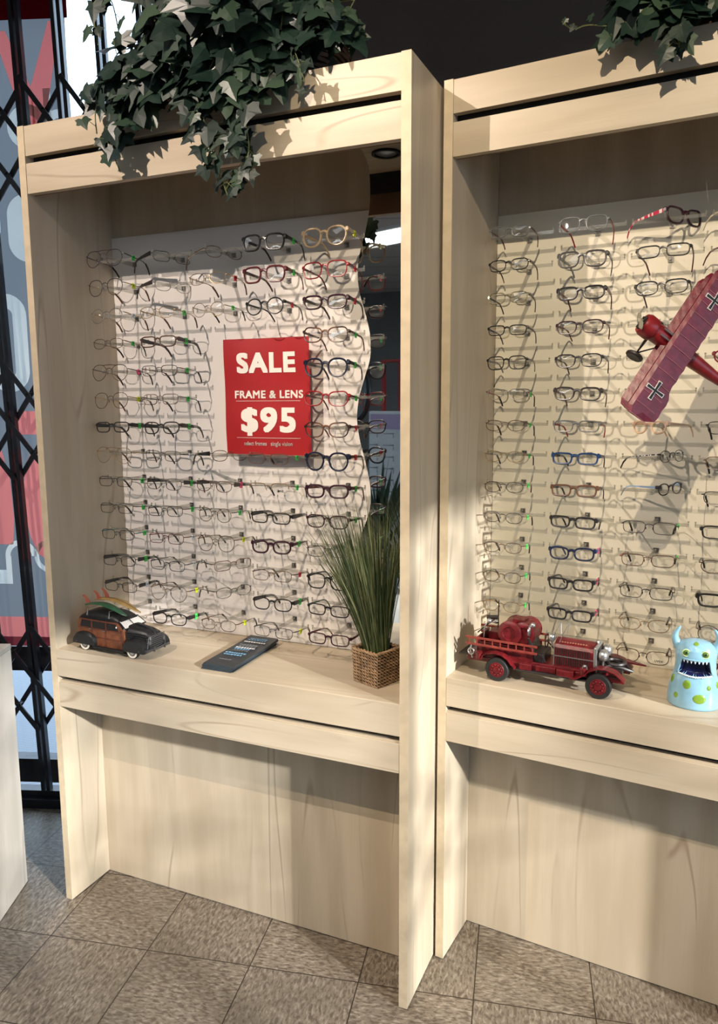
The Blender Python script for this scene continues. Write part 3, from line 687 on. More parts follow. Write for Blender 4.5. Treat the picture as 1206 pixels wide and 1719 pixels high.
# ------------------------------------------------------------------ woody wagon with surfboards
def wheel(par, name, x, y, z, r, w, mats, hubr=.5, white=False, sp=0):
    mb = MB(); mb.lathe([(r*.62, -w/2), (r*.93, -w/2), (r, -w*.32), (r, w*.32), (r*.93, w/2), (r*.62, w/2)], (x, y, z), 30, 'y')
    wh = mb.build(name, mats[0], par, True)
    if white:
        mb = MB()
        for s in (-1, 1): mb.lathe([(r*.60, s*w*.50), (r*.9, s*w*.51), (r*.88, s*w*.55), (r*.62, s*w*.56)], (x, y, z), 30, 'y', caps=False)
        mb.build('whitewall', mats[2], wh, True)
    mb = MB()
    for s in (-1, 1): mb.lathe([(r*hubr*1.15, s*w*.48), (r*hubr*1.1, s*w*.56), (r*.30, s*w*.52), (r*.26, s*w*.68), (.0001, s*w*.74)], (x, y, z), 24, 'y')
    if sp:
        for k in range(sp):
            a = 2*PI*k/sp
            for s in (-1, 1): mb.sphere((x+r*.42*math.cos(a), y+s*w*.56, z+r*.42*math.sin(a)), (r*.07,)*3, 6, 5)
    mb.build('hub', mats[1], wh, True)
    return wh
car = thing('toy_wagon', 'black toy station wagon with wooden sides and surfboards on its roof', 'toy car', (.064, .028, ZS1), R(-3.2))
CB = pbr('toy_black_enamel', (.008,.009,.010), .42, noise=.25, nscale=90, bump=.25, bscale=120); CWD = pbr('toy_brown_wood', (.17,.055,.022), .5, noise=.25, nscale=60); CWF = pbr('toy_wood_trim', (.12,.035,.02), .5, noise=.2, nscale=60)
CG = pbr('toy_dark_window', (.006,.006,.007), .25); TIRE = pbr('toy_tyre_rubber', (.012,.012,.012), .6); CHR = pbr('toy_chrome', (.5,.5,.5), .3, .9); WWALL = pbr('whitewall_paint', (.75,.7,.6), .5)
Wc = .104
side = [(.014,.016),(.010,.045),(.013,.080),(.020,.094),(.168,.094),(.190,.078),(.194,.070),(.194,.016)]
mb = MB(); mb.prism(side, lambda u, v, d: (u, d, v), .008, Wc-.008); mb.build('wooden_body', CWD, car, bevel=.002)
secs = []
for x, h, w_ in ((.016,.093,.040),(.022,.104,.041),(.038,.113,.0415),(.075,.1185,.042),(.12,.118,.042),(.150,.113,.0405),(.168,.105,.039),(.174,.0975,.038)):
    q = []
    for a in range(13):
        t_ = PI*a/12; q.append(Vector((x, Wc/2 - w_*sg(math.cos(t_), .55), .093 + (h-.093)*sg(math.sin(t_), .7))))
    secs.append(q)
mb = MB(); mb.loft(secs); mb.build('roof', CB, car, True)
mb = MB()
for yy, s in ((.0075, -1), (Wc-.0075, 1)):
    for a, b in ((.022,.066),(.071,.121),(.127,.172)):
        pl = [(a+.002,.071),(b,.071),(b-(.008 if b > .17 else 0),.090),(a+(.009 if a < .03 else .001),.090)]
        mb.prism(pl, lambda u, v, d: (u, d, v), yy-.0006, yy+.0006)
mb.build('side_window', CG, car)
mb = MB()
for yy in (.0072, Wc-.0072):
    for x in (.0685, .124): mb.box((x, yy, .055), (.0025, .0016, .076))
    for z in (.0685, .044): mb.box((.103, yy, z), (.17, .0016, .0022))
    mb.box((.095, yy, .0925), (.148, .0018, .0035)); mb.box((.186, yy, .046), (.004, .0016, .058))
mb.build('wood_trim', CWF, car, bevel=.0004)
mb = MB()
for yy in (.0062, Wc-.0062):
    for x in (.064, .117): mb.tube([(x-.005, yy, .0655), (x, yy-.001, .066), (x+.005, yy, .0655)], .0011, 6)
mb.build('door_handle', CHR, car, True)
# windscreen
mb = MB(); wsb = [Vector((.170,.014,.099)), Vector((.170,Wc-.014,.099)), Vector((.197,Wc-.010,.080)), Vector((.197,.010,.080))]
mb.add(wsb+[v-Vector((.002,0,.003)) for v in wsb], [(0,1,2,3),(4,7,6,5),(0,4,5,1),(1,5,6,2),(2,6,7,3),(3,7,4,0)]); wsc = mb.build('windscreen', pbr('toy_windscreen', (.62,.60,.56), .3), car)
mb = MB(); mb.tube([wsb[0], wsb[1], wsb[2], wsb[3]], .0022, 6, closed=True); mb.tube([(wsb[0]+wsb[1])/2, (wsb[2]+wsb[3])/2], .0016, 6)
mb.tube([wsb[0], Vector((.19,.009,.08)), Vector((.178,.009,.098))], .002, 6); mb.build('windscreen_frame', CB, wsc, True)
# hood
secs = []
for x, h, w_, zb in ((.190,.086,.040,.03),(.205,.084,.038,.03),(.230,.081,.033,.03),(.255,.076,.028,.03),(.266,.069,.025,.03),(.272,.058,.022,.03)):
    q = []
    for a in range(15):
        t_ = PI*a/14; q.append(Vector((x, Wc/2 - w_*sg(math.cos(t_), .6), zb + (h-zb)*sg(math.sin(t_), .45))))
    secs.append(q)
mb = MB(); mb.loft(secs)
for k in range(3):
    for s in (-1, 1): mb.tube([(.197, Wc/2+s*.040, .072-k*.006), (.235, Wc/2+s*.0335, .070-k*.006), (.262, Wc/2+s*.0275, .066-k*.006)], .0013, 5)
mb.tube([(.195, Wc/2, .0865), (.235, Wc/2, .082), (.264, Wc/2, .072), (.270, Wc/2, .064)], [.002,.0025,.003,.002], 6)
mb.build('bonnet', CB, car, True)
# fenders
mb = MB()
def fender(x0, x1, y0, y1, top, s):
    secs = []
    for i in range(13):
        a = PI*i/12; x = (x0+x1)/2 - (x1-x0)/2*math.cos(a); zt = .022 + (top-.022)*math.sin(a)**.55
        secs.append([Vector((x, y0, .02)), Vector((x, y1, .02)), Vector((x, y1, zt)), Vector((x, y0+(y1-y0)*.25, zt)), Vector((x, y0, zt-.006 if zt > .03 else zt-.001))])
    mb.loft(secs)
for fa in ((.002, .088, -.004, .02, .056, 1), (.002, .088, Wc+.004, Wc-.02, .056, 1), (.196, .274, -.004, .03, .058, 1), (.196, .274, Wc+.004, Wc-.03, .058, 1)):
    mb = MB(); fender(*fa); mb.build('fender', CB, car, True)
mb = MB(); mb.box((.142, -.001, .018), (.115, .013, .004)); mb.box((.142, Wc+.001, .018), (.115, .013, .004)); mb.box((.14, Wc/2, .021), (.25, Wc-.02, .012)); mb.build('running_board', CB, car, bevel=.001)
mb = MB(); gx = .2735
for k in range(6): mb.tube([(gx-.004, .016, .031+k*.0052), (gx, .03, .031+k*.0055), (gx+.001, Wc/2, .031+k*.0058), (gx, Wc-.03, .031+k*.0055), (gx-.004, Wc-.016, .031+k*.0052)], .0011, 5)
mb.tube([(gx-.001,.014,.028),(gx+.001,.02,.064),(gx+.001,Wc-.02,.064),(gx-.001,Wc-.014,.028)], .0012, 5)
for y in (.023, Wc-.023): mb.cyl((gx-.004, y, .047), (gx+.003, y, .047), .0055, 14)
mb.build('grille', pbr('toy_dull_chrome', (.16,.16,.17), .4, .7), car, True)
mb = MB(); mb.tube([(.255,-.004,.026),(.278,.006,.027),(.283,Wc/2,.027),(.278,Wc-.006,.027),(.255,Wc+.004,.026)], [.002,.0028,.003,.0028,.002], 8, rz=[.003,.004,.004,.004,.003])
for y in (.03, Wc-.03): mb.box((.284, y, .028), (.004, .004, .013))
mb.build('bumper', pbr('toy_bumper', (.13,.13,.14), .35, .8), car, True); mb = MB()
mb.tube([(.018,-.003,.026),(.0,.004,.027),(-.003,Wc/2,.027),(.0,Wc-.004,.027),(.018,Wc+.003,.026)], .0028, 8)
mb.build('bumper', pbr('toy_bumper', (.13,.13,.14), .35, .8), car, True)
for x in (.046, .228):
    for y in (.006, Wc-.006): wheel(car, 'wheel', x, y, .0205, .0205, .012, (TIRE, CHR, WWALL), .42, True)
mb = MB(); mb.tube([(.178,-.0,.085),(.182,-.006,.088)], .0008, 5); mb.sphere((.182,-.008,.088), (.002,.004,.004), 8, 6); mb.tube([(.178,Wc,.085),(.182,Wc+.006,.088)], .0008, 5); mb.sphere((.182,Wc+.008,.088), (.002,.004,.004), 8, 6); mb.build('side_mirror', CHR, car, True)
mb = MB()
for x in (.05, .135):
    mb.tube([(x,.012,.106),(x,.014,.1235),(x,Wc-.014,.1235),(x,Wc-.012,.106)], .0013, 6)
    for y in (.012, Wc-.012): mb.box((x, y, .107), (.004, .003, .006))
mb.build('roof_rack', CHR, car, True)
def surf(x0, x1, yc, z, col, ang, lift):
    secs = []; n = 14
    for i in range(n+1):
        t_ = i/n; x = x0+(x1-x0)*t_; wv_ = .0165*(math.sin(PI*min(1, max(0, t_*.92+.06)))**.75) ; zz = z + .016*math.sin(PI*min(1,t_*1.05)) - .010*t_ + lift*(1-t_)
        y = yc + math.tan(ang)*(x-x0)
        secs.append([Vector((x, y+wv_*math.cos(a), zz+.0026*math.sin(a))) for a in [2*PI*k/10 for k in range(10)]])
    mb = MB(); mb.loft(secs); sb = mb.build('surfboard', pbr('surfboard_'+col[0], col[1], .4, noise=.15, nscale=50), car, True)
    sb['label'] = col[0]+' surfboard'
    mb = MB(); mb.tube([(x0+(x1-x0)*t_, yc+math.tan(ang)*(x1-x0)*t_, z+.0045+.016*math.sin(PI*min(1,t_*1.05))-.010*t_+lift*(1-t_)-.0015) for t_ in [k/10 for k in range(1, 10)]], .0007, 4); mb.build('stringer', plain((.05,.03,.02), .6), sb)
    return sb
s1_ = surf(.028, .186, .030, .124, ('green', (.02,.10,.05)), 0.0, .006)
s2_ = surf(.030, .205, .066, .1275, ('yellow', (.34,.22,.07)), 0.0, .010)
finm = pbr('surfboard_fin', (.32,.085,.055), .4)
for (fx_, fy_, fz_, par_) in ((.030,.030,.132,s1_),(.046,.058,.140,s2_),(.062,.074,.145,s2_)):
    pl = [(0,0),(.016,0),(.013,.010),(.004,.020),(-.006,.026),(-.013,.0265),(-.013,.0225),(-.006,.019),(-.002,.010)]
    mb = MB(); mb.prism([(fx_+a, fz_+b) for a, b in pl], lambda u, v, d: (u, fy_+d, v), -.0015, .0015); mb.build('fin', finm, par_, bevel=.0006)

# ------------------------------------------------------------------ brochures
BRM = pbr('dark_brochure_gloss', (.015,.02,.026), .28, noise=.1, nscale=30); BRE = pbr('brochure_paper_edge', (.05,.07,.085), .5)
nb = 9
for i in range(nb):
    z = ZS1 + .0018*i; off = rnd.uniform(-.0022, .0022); f_ = i/(nb-1)
    o = thing('brochure', ['black printed brochure at the bottom of the stack on the shelf', 'black brochure just above the bottom one of the shelf stack', 'dark glossy brochure third from the bottom of the stack', 'dark glossy brochure fourth up from the bottom of the stack', 'dark glossy brochure in the very middle of the stack', 'dark glossy brochure fourth down from the top of the stack', 'dark glossy brochure third down from the top of the stack', 'dark glossy brochure directly under the topmost brochure', 'black brochure with blue and white print, topmost of the stack'][i], 'brochure', (.566+off+.002*f_, .152+.004*f_, z), R(.6+rnd.uniform(-1.2, 1.2)), 'stacked brochures on the shelf')
    mb = MB(); secs = []
    for j in range(9):
        y = -.126+.252*j/8; b_ = .0035*f_*abs(j/4-1)**2*(1 if j > 4 else -.3)
        secs.append([Vector((-.0475, y, b_+.0003*i)), Vector((.0475, y, b_*1.4)), Vector((.0475, y, b_*1.4+.0014)), Vector((-.0475, y, b_+.0014+.0003*i))])
    mb.loft(secs); mb.build('cover', BRM, o)
    mb = MB(); mb.box((.0002, -.1262, .0012), (.094, .0008, .0009)); mb.box((.0477, 0, .0012), (.0006, .25, .0008)); mb.build('page_edge', BRE, o)
    if i == nb-1:
        BL = plain((.2,.5,.8), .5, 0, 'brochure_blue'); WT = plain((.9,.92,.94), .5, 0, 'brochure_white'); GY = plain((.22,.24,.26), .5, 0, 'brochure_grey')
        def btxt(nm, s, size, y, m_, wd, hh, x0=-.006):
            vs, fs = text_mesh(s, size, .02, extrude=0.); x1 = min(v[0] for v in vs); x2 = max(v[0] for v in vs); k = wd/(x2-x1)
            mb = MB(); mb.add([(x0+(v[0]-(x1+x2)/2)*k, y+v[1], .0055+.0035*max(0,(y/.126))**2) for v in vs], fs); mb.build(nm, m_, o)
        for k, (y, m_, wd) in enumerate([(.101,BL,.055),(.089,BL,.062),(.042,GY,.06),(.031,GY,.05),(.004,BL,.05),(-.033,BL,.062),(-.048,BL,.056)]):
            mb = MB(); q = -wd/2
            while q < wd/2:
                l = rnd.uniform(.004, .010); mb.box((q-.004+l/2, y+rnd.uniform(-.001,.001), .0062), (l*.8, .0065, .0002)); q += l+.0015
            mb.build('print_line', m_, o)
        for y, m_, wd in ((.070,WT,.066),(.016,WT,.058),(-.009,GY,.05),(-.088,GY,.04)):
            mb = MB(); q = -wd/2
            while q < wd/2:
                l = rnd.uniform(.003, .008); mb.box((q-.002+l/2, y, .0062), (l*.75, .0075 if m_ is WT else .004, .0002)); q += l+.0012
            mb.build('print_line', m_, o)

# ------------------------------------------------------------------ woven pot with grass
pt = thing('potted_grass', 'tall green artificial grass in a square woven basket', 'potted plant', (.996, .128, ZS1), R(-21.5))
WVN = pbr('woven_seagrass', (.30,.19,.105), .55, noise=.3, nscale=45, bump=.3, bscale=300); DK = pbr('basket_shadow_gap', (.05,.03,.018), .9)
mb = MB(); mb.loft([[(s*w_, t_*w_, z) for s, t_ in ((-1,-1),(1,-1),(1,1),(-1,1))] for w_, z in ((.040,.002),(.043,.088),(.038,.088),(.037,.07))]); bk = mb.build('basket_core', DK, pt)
mb = MB()
for k in range(11):
    z = .0045+.0085*k; w_ = .042+.003*k/10; ph0 = (k % 2)*PI
    for strand in range(2):
        P = []
        nseg = 20
        for sd in range(4):
            for i in range(nseg):
                t_ = -1+2*i/nseg; x, y = t_*w_, -w_
                a = sd*PI/2; wob = .0026*math.sin(i*PI/2.5+ph0+strand*PI+rnd.uniform(-.3,.3)); zz = z + .0028*math.cos(i*PI/2.5+ph0+strand*PI)+rnd.uniform(-.0006,.0006)
                y -= wob; P.append((x*math.cos(a)-y*math.sin(a), x*math.sin(a)+y*math.cos(a), zz))
        mb.tube(P, .0019 if k < 10 else .003, 5, closed=True)
mb.build('basket_weave', WVN, pt, True)
GRS = None
m, t, o = nt('grass_blade'); b = N(t, 'BsdfPrincipled'); L(t, b.outputs[0], o.inputs[0]); geo = N(t, 'NewGeometry'); b.inputs['Roughness'].default_value = .42
cr_ = N(t, 'ValToRGB'); L(t, geo.outputs['Random Per Island'], cr_.inputs[0]); e = cr_.color_ramp.elements; e[0].color = (.015,.035,.014,1); e[1].color = (.34,.33,.17,1); e.new(.4).color = (.045,.075,.028,1); e.new(.7).color = (.13,.155,.065,1)
L(t, cr_.outputs[0], b.inputs['Base Color']); GRS = m
def blade(mb, p0, d, L_, bend, w_, n=7):
    p = Vector(p0); d = Vector(d).normalized(); st = L_/n; sidev = d.cross(Vector((0,0,1)))
    if sidev.length < 1e-3: sidev = Vector((1,0,0))
    sidev.normalize(); rot = Matrix.Rotation(rnd.uniform(-1.2,1.2), 3, d); sidev = rot @ sidev
    vs = []; fs = []
    for i in range(n+1):
        ww = w_*(1-.15*i/n)*(1 if i < n-1 else .5 if i == n-1 else .05)
        vs += [p-sidev*ww/2, p+sidev*ww/2]
        if i: fs.append((2*i-2, 2*i-1, 2*i+1, 2*i))
        p = p + d*st; d = (d + Vector((d.x, d.y, 0))*bend*.18 - Vector((0,0,1))*bend*.10*(i/n)).normalized()
    mb.add(vs, fs)
mb = MB(); inv = pt.matrix_world.inverted() if False else None
cpt = Matrix.Rotation(R(21.5), 3, 'Z')
for i in range(640):
    a = rnd.uniform(0, 2*PI); rr_ = rnd.random()**.6*.033; px, py = rr_*math.cos(a), rr_*math.sin(a)
    sprd = rnd.gauss(0, .17); a2 = a+rnd.uniform(-.5,.5); k = .36*rnd.random()**.8
    dd = Vector((math.cos(a2)*k-.07, math.sin(a2)*k*.8-.05, 1.)); ll = rnd.uniform(.22, .43)*(1 if rnd.random() < .8 else 1.08)
    dwx = math.cos(a2-R(21.5))*k
    if dwx > .05: ll = min(ll, .36); dd.x *= .5
    blade(mb, (px, py, .075), dd, ll, rnd.uniform(.1, .9), rnd.uniform(.0012,.0030))
fo = mb.build('grass_blades', GRS, pt)
for v in fo.data.vertices:          # nothing pokes into the side panel or the mirror
    wco = Matrix.Rotation(R(-21.5), 3, 'Z') @ v.co; lim = 1.100-.996
    if wco.x > lim: wco.x = lim - (wco.x-lim)*.15
    if wco.y > .175: wco.y = .175
    v.co = cpt @ wco
mb = MB(); mb.lathe([(.0001,.070),(.030,.074),(.0001,.078)], (0,0,0), 12); mb.build('moss', pbr('dry_moss', (.03,.035,.015), .9), pt)

# ------------------------------------------------------------------ ivy
def ivy_mat(name, c0, c1, c2):
    m, t, o = nt(name); b = N(t, 'BsdfPrincipled'); L(t, b.outputs[0], o.inputs[0]); geo = N(t, 'NewGeometry'); b.inputs['Roughness'].default_value = .42
    cr_ = N(t, 'ValToRGB'); L(t, geo.outputs['Random Per Island'], cr_.inputs[0]); e = cr_.color_ramp.elements
    e[0].color = (*c0, 1); e[1].color = (*c2, 1); e.new(.55).color = (*c1, 1)
    tc = N(t, 'TexCoord'); nz = N(t, 'TexNoise', i_Scale=45., i_Detail=3.); L(t, tc.outputs['Object'], nz.inputs[0])
    L(t, mix_(t, math_(t, 'MULTIPLY', sstep(t, nz.outputs[0], .4, .7), .35), cr_.outputs[0], (.03,.05,.034)), b.inputs['Base Color']); return m
IVY = ivy_mat('ivy_leaf', (.005,.015,.011), (.009,.026,.018), (.04,.07,.04)); IVYS = pbr('ivy_stem', (.12,.14,.05), .6)
LOBE = [(0,-.02),(.20,-.20),(.46,-.22),(.42,.02),(.66,.26),(.42,.36),(.30,.44),(.20,.70),(0,1.0),(-.20,.70),(-.30,.44),(-.42,.36),(-.66,.26),(-.42,.02),(-.46,-.22),(-.20,-.20)]
def leaf(mb, P, tip, nrm, s):
    tip = Vector(tip).normalized(); nrm = Vector(nrm); nrm = (nrm - tip*nrm.dot(tip)).normalized(); sx = tip.cross(nrm)
    fold = rnd.uniform(.0,.28); curl = rnd.uniform(-.1,.3); jit = [rnd.uniform(.86,1.14) for _ in LOBE]; asp = rnd.uniform(.85,1.15)
    def pt_(u, v): return Vector(P) + sx*(u*s*asp) + tip*(v*s) - nrm*(abs(u)*fold*s + curl*s*max(0, v)**2 + .12*s*(abs(u)**2))
    V = [pt_(0,.02), pt_(0,.22), pt_(0,.5)] + [pt_(u*j, v*j) for (u, v), j in zip(LOBE, jit)]
    k = 3; Fs = []
    n = len(LOBE)
    # right side 0..8, left 8..16
    ctr = lambda i: 0 if i in (0,1,2,14,15) else 1 if i in (3,4,5,11,12,13) else 2
    for i in range(n):
        j = (i+1) % n; a, b_ = ctr(i), ctr(j); Fs.append((k+i, k+j, a))
        if a != b_: Fs.append((k+j, b_, a))
    mb.add(V, Fs)
def ivy(label, mat4, strands, blobs, bas, seed):
    global rnd
    rnd = random.Random(seed)
    t = thing('ivy_basket', label, 'potted plant', mat=mat4)
    (bx, by, bz, bw, bd_, bh) = bas
    mb = MB()
    for k in range(11):
        z = bz+.006+bh*k/11; P = []
        for i in range(60):
            a = 2*PI*i/60; e_ = 1+.10*k/11; rr_ = 1+.012*math.sin(i*PI/2+(k % 2)*PI)
            P.append((bx+bw*e_*rr_*sg(math.cos(a), .7), by+bd_*e_*rr_*sg(math.sin(a), .7), z))
        mb.tube(P, .0062, 5, closed=True)
    bo = mb.build('basket', pbr('dark_wicker', (.07,.035,.02), .6, noise=.4, nscale=60), t, True)
    mb = MB(); ms = MB()
    for (c, rad, n, s0, s1) in blobs:
        for i in range(n):
            d = Vector((rnd.gauss(0,1), rnd.gauss(0,1), rnd.gauss(0,1))).normalized(); q = rnd.random()**.35
            P = Vector(c) + Vector((d.x*rad[0]*q, d.y*rad[1]*q, d.z*rad[2]*q))
            tip = Vector((d.x*.6+rnd.uniform(-.5,.5), -.3+rnd.uniform(-.4,.3), -.9+rnd.uniform(-.4,.7))); nr = Vector((d.x*.5+rnd.uniform(-.4,.4), -.9, .5+rnd.uniform(-.5,.5)))
            s = rnd.uniform(s0, s1)
            if P.z < bz+.05 and P.y > -.03: P.y = -.03-rnd.random()*.04
            leaf(mb, P, tip, nr, s)
            if rnd.random() < .3: ms.tube([P-tip*s*.1, P+Vector((rnd.uniform(-.03,.03), .02, .05)), P+Vector((rnd.uniform(-.05,.05), .05, .07))], .0011, 4)
    for st, n, s0, s1, sp in strands:
        pts = [Vector(p) for p in cr(st, 6)]
        ms.tube(pts, .0016, 5)
        for i in range(n):
            f_ = rnd.random(); q = pts[min(len(pts)-1, int(f_*(len(pts)-1)))]
            P = q + Vector((rnd.uniform(-sp,sp), rnd.uniform(-.03,.015), rnd.uniform(-sp*.6,sp*.6))); P.y = min(P.y, -.018)
            tip = Vector((rnd.uniform(-.8,.8), rnd.uniform(-.5,.05), -1.)); nr = Vector((rnd.uniform(-.6,.6), -1., rnd.uniform(-.1,.8)))
            s = rnd.uniform(s0, s1)*(1-.25*f_); leaf(mb, P, tip, nr, s); ms.tube([q, (q+P)/2+Vector((0,-.006,.006)), P], .0008, 4)
    for v_i in range(len(mb.v)):
        v = mb.v[v_i]
        if v[2] < bz+.004 and v[1] > -.004: mb.v[v_i] = (v[0], -.004-.2*abs(v[1]+.004)*0, v[2])
    for v_i in range(len(ms.v)):
        v = ms.v[v_i]
        if v[2] < bz+.004 and v[1] > -.003: ms.v[v_i] = (v[0], -.003, v[2])
    mb.build('ivy_leaves', IVY, t); ms.build('ivy_stems', IVYS, t, True)
    return t
zt1 = 2.27323
ivy('large trailing ivy basket on the cabinet with the sale poster', Matrix.Identity(4),
    [([(.42,-.02,2.30),(.38,-.05,2.22),(.37,-.06,2.16),(.385,-.05,2.10)], 15, .03, .055, .03),
     ([(.36,-.02,2.36),(.33,-.06,2.26),(.335,-.07,2.19)], 14, .04, .06, .03),
     ([(.62,-.02,2.30),(.64,-.06,2.20),(.66,-.06,2.12),(.695,-.05,2.01)], 34, .035, .062, .04),
     ([(.72,-.02,2.30),(.74,-.06,2.22),(.755,-.05,2.12),(.745,-.05,2.07)], 26, .04, .062, .035),
     ([(.86,-.02,2.31),(.89,-.05,2.26),(.90,-.05,2.225)], 7, .03, .05, .02),
     ([(.36,.0,2.44),(.37,-.04,2.5),(.33,-.05,2.46),(.335,-.05,2.40)], 7, .03, .05, .02)],
    [((.67,.03,2.40), (.24,.16,.12), 210, .05, .085), ((.45,-.01,2.36), (.10,.08,.13), 80, .045, .08), ((.68,-.05,2.28), (.17,.03,.07), 70, .05, .08), ((.93,.0,2.36), (.07,.06,.06), 38, .035, .06), ((.68,.03,2.50), (.26,.14,.10), 90, .05, .08), ((.40,-.03,2.23), (.05,.03,.05), 16, .04, .06)],
    (.68, .18, zt1, .19, .12, .13), 11)
ivy('ivy basket with lighter leaf tips on the fire truck cabinet', M2,
    [([(.42,-.02,2.31),(.40,-.05,2.275),(.385,-.05,2.25)], 5, .035, .05, .012),
     ([(.50,-.02,2.33),(.52,-.06,2.27),(.525,-.06,2.225)], 12, .035, .05, .02),
     ([(.60,-.02,2.33),(.62,-.05,2.29)], 6, .035, .055, .02),
     ([(.40,.05,2.33),(.33,.02,2.34),(.30,.0,2.33),(.27,.02,2.36)], 3, .015, .02, .006)],
    [((.46,.01,2.37), (.10,.10,.07), 90, .045, .075), ((.62,-.0,2.42), (.16,.12,.07), 80, .045, .075), ((.49,-.045,2.31), (.06,.02,.035), 20, .045, .065)],
    (.72, .16, 2.28363, .19, .11, .12), 23)
rnd = random.Random(99)

# ------------------------------------------------------------------ fire truck
tk = thing('toy_fire_truck', 'vintage red toy fire truck with ladder and barrel tank', 'toy truck', mat=M2 @ Matrix.Translation((0, .045, ZS2)))
RD = pbr('toy_red_enamel', (.12,.008,.011), .35, noise=.3, nscale=80, bump=.2, bscale=150); OR = pbr('toy_ladder_red', (.22,.035,.025), .45, noise=.15, nscale=80); BK = pbr('toy_dark_parts', (.02,.015,.015), .45, noise=.3, nscale=90); SV = pbr('toy_silver', (.5,.5,.5), .3, .85)
TW = .11
for x in (.148, .4025):
    for y in (-.004, TW+.004): wheel(tk, 'wheel', x, y, .031, .031, .016, (TIRE, RD), .56, False, 10)
mb = MB(); mb.bb((.06,.01,.040), (.46,.022,.052)); mb.bb((.06,TW-.022,.040), (.46,TW-.01,.052)); mb.bb((.06,.012,.050), (.39,TW-.012,.058))
for x in (.148,.4025): mb.cyl((x,-.002,.031), (x,TW+.002,.031), .005, 8)
mb.build('chassis', RD, tk, bevel=.001)
mb = MB(); mb.bb((.19,-.006,.036), (.385,.012,.040)); mb.bb((.19,TW-.012,.036), (.385,TW+.006,.040)); mb.bb((.035,.012,.050), (.085,TW-.012,.054)); mb.build('running_board', BK, tk, bevel=.001)
mb = MB(); mb.bb((.205,-.004,.040), (.235,.012,.056)); mb.bb((.30,-.006,.040), (.342,.012,.056)); mb.bb((.245,.004,.040), (.295,.014,.054)); mb.build('tool_box', RD, tk, bevel=.0012)
# bed
mb = MB(); mb.bb((.085,.014,.056), (.235,TW-.014,.060)); mb.bb((.085,.012,.056), (.235,.016,.092)); mb.bb((.085,TW-.016,.056), (.235,TW-.012,.092)); mb.bb((.085,.012,.056), (.089,TW-.012,.105)); mb.bb((.105,.05,.06), (.14,TW-.014,.112)); mb.build('truck_bed', RD, tk, bevel=.001)
for ys in (-.004, TW+.004):
    mb = MB(); 
    for z in (.088, .1055): mb.box((.155, ys, z), (.19, .004, .0055), (0, R(.6), 0))
    for k in range(9): mb.box((.07+.021*k, ys, .0968), (.0028, .003, .016))
    mb.build('ladder', OR, tk, bevel=.0005)
mb = MB()
for cx_, r_, ya, yb in ((.172,.030,.012,.085),(.205,.029,.022,.095)):
    mb.lathe([(r_*.55, ya+.001), (r_*.6, ya-.003), (r_*.8, ya-.003), (r_, ya), (r_, yb), (r_*.8, yb+.003), (r_*.5, yb+.003)], (cx_, 0, .125), 28, 'y')
    mb.torus((cx_, ya+.004, .125), r_, .002); mb.torus((cx_, yb-.004, .125), r_, .002)
mb.box((.19,.05,.156), (.03,.04,.006)); mb.build('barrel_tank', RD, tk, True)
mb = MB()
for k in range(7): mb.torus((.222+.002*(k%2), .02+.004*k, .135+.005*math.sin(k)), .010, .0025, 'x', 14, 6)
mb.sphere((.228,.03,.15), .007, 10, 8); mb.sphere((.226,.034,.128), .006, 10, 8); mb.build('silver_valves', SV, tk, True)
mb = MB(); mb.bb((.222,.018,.056), (.262,TW-.018,.082)); mb.box((.225,TW/2,.098), (.010, TW-.036, .045), (0, R(-14), 0)); mb.build('seat', BK, tk, bevel=.004)
mb = MB(); mb.torus((.262,.042,.112), .017, .0018, 'x'); mb.cyl((.262,.042,.112), (.288,.042,.085), .0018, 6); mb.cyl((.262,.025,.112), (.262,.059,.112), .001, 5)
mb.tube([(.245,.006,.07), (.25,.004,.085), (.262,.006,.078), (.268,.008,.066)], .0022, 6); mb.build('steering_wheel', BK, tk, True)
# hood
mb = MB(); prof = [(.020,.056),(.018,.105),(.024,.114),(.040,.1195),(TW/2,.122),(TW-.040,.1195),(TW-.024,.114),(TW-.018,.105),(TW-.020,.056)]
mb.loft([[Vector((x, y, z if z < .06 else .056+(z-.056)*k)) for y, z in prof] for x, k in ((.286,1.),(.383,.97))]); hd = mb.build('bonnet', RD, tk, bevel=.001)
mb = MB()
for k in range(15): mb.box((.294+.0056*k, .0185, .072), (.0022,.002,.02)); mb.box((.294+.0056*k, .0178, .096), (.0022,.002,.018)); 
mb.build('bonnet_louvre', BK, hd)
mb = MB(); mb.box((.335,.0172,.084), (.097,.002,.0018)); mb.box((.287,.0172,.084), (.0018,.002,.05)); mb.build('bonnet_trim', SV, hd)
mb = MB(); vs, fs = text_mesh('ENGINE No 1', .011, .02, extrude=.0002)
mb = MB()
for k in range(11): mb.box((.298+.0065*k, .0305, .1175), (.004,.004,.0012), (R(28),0,0))
mb.build('bonnet_lettering', pbr('toy_faded_gold', (.36,.13,.09), .5), hd)
mb = MB(); mb.bb((.383,.018,.056), (.392,TW-.018,.118)); mb.build('radiator', SV, tk, bevel=.003)
mb = MB(); mb.bb((.3915,.024,.060), (.3935,TW-.024,.112)); mb.build('radiator_grille', BK, tk)
for x, y, z, r_ in ((.279,.024,.128,.0115),(.405,.030,.098,.0150),(.405,TW-.03,.098,.0150),(.386,TW/2,.122,.005)):
    mb = MB(); mb.sphere((x, y, z), (r_*.85, r_, r_), 14, 10); mb.cyl((x, y, z-min(.03, r_*2)), (x, y, z), .0018, 6); mb.build('headlamp' if r_ > .006 else 'radiator_cap', SV, tk, True)
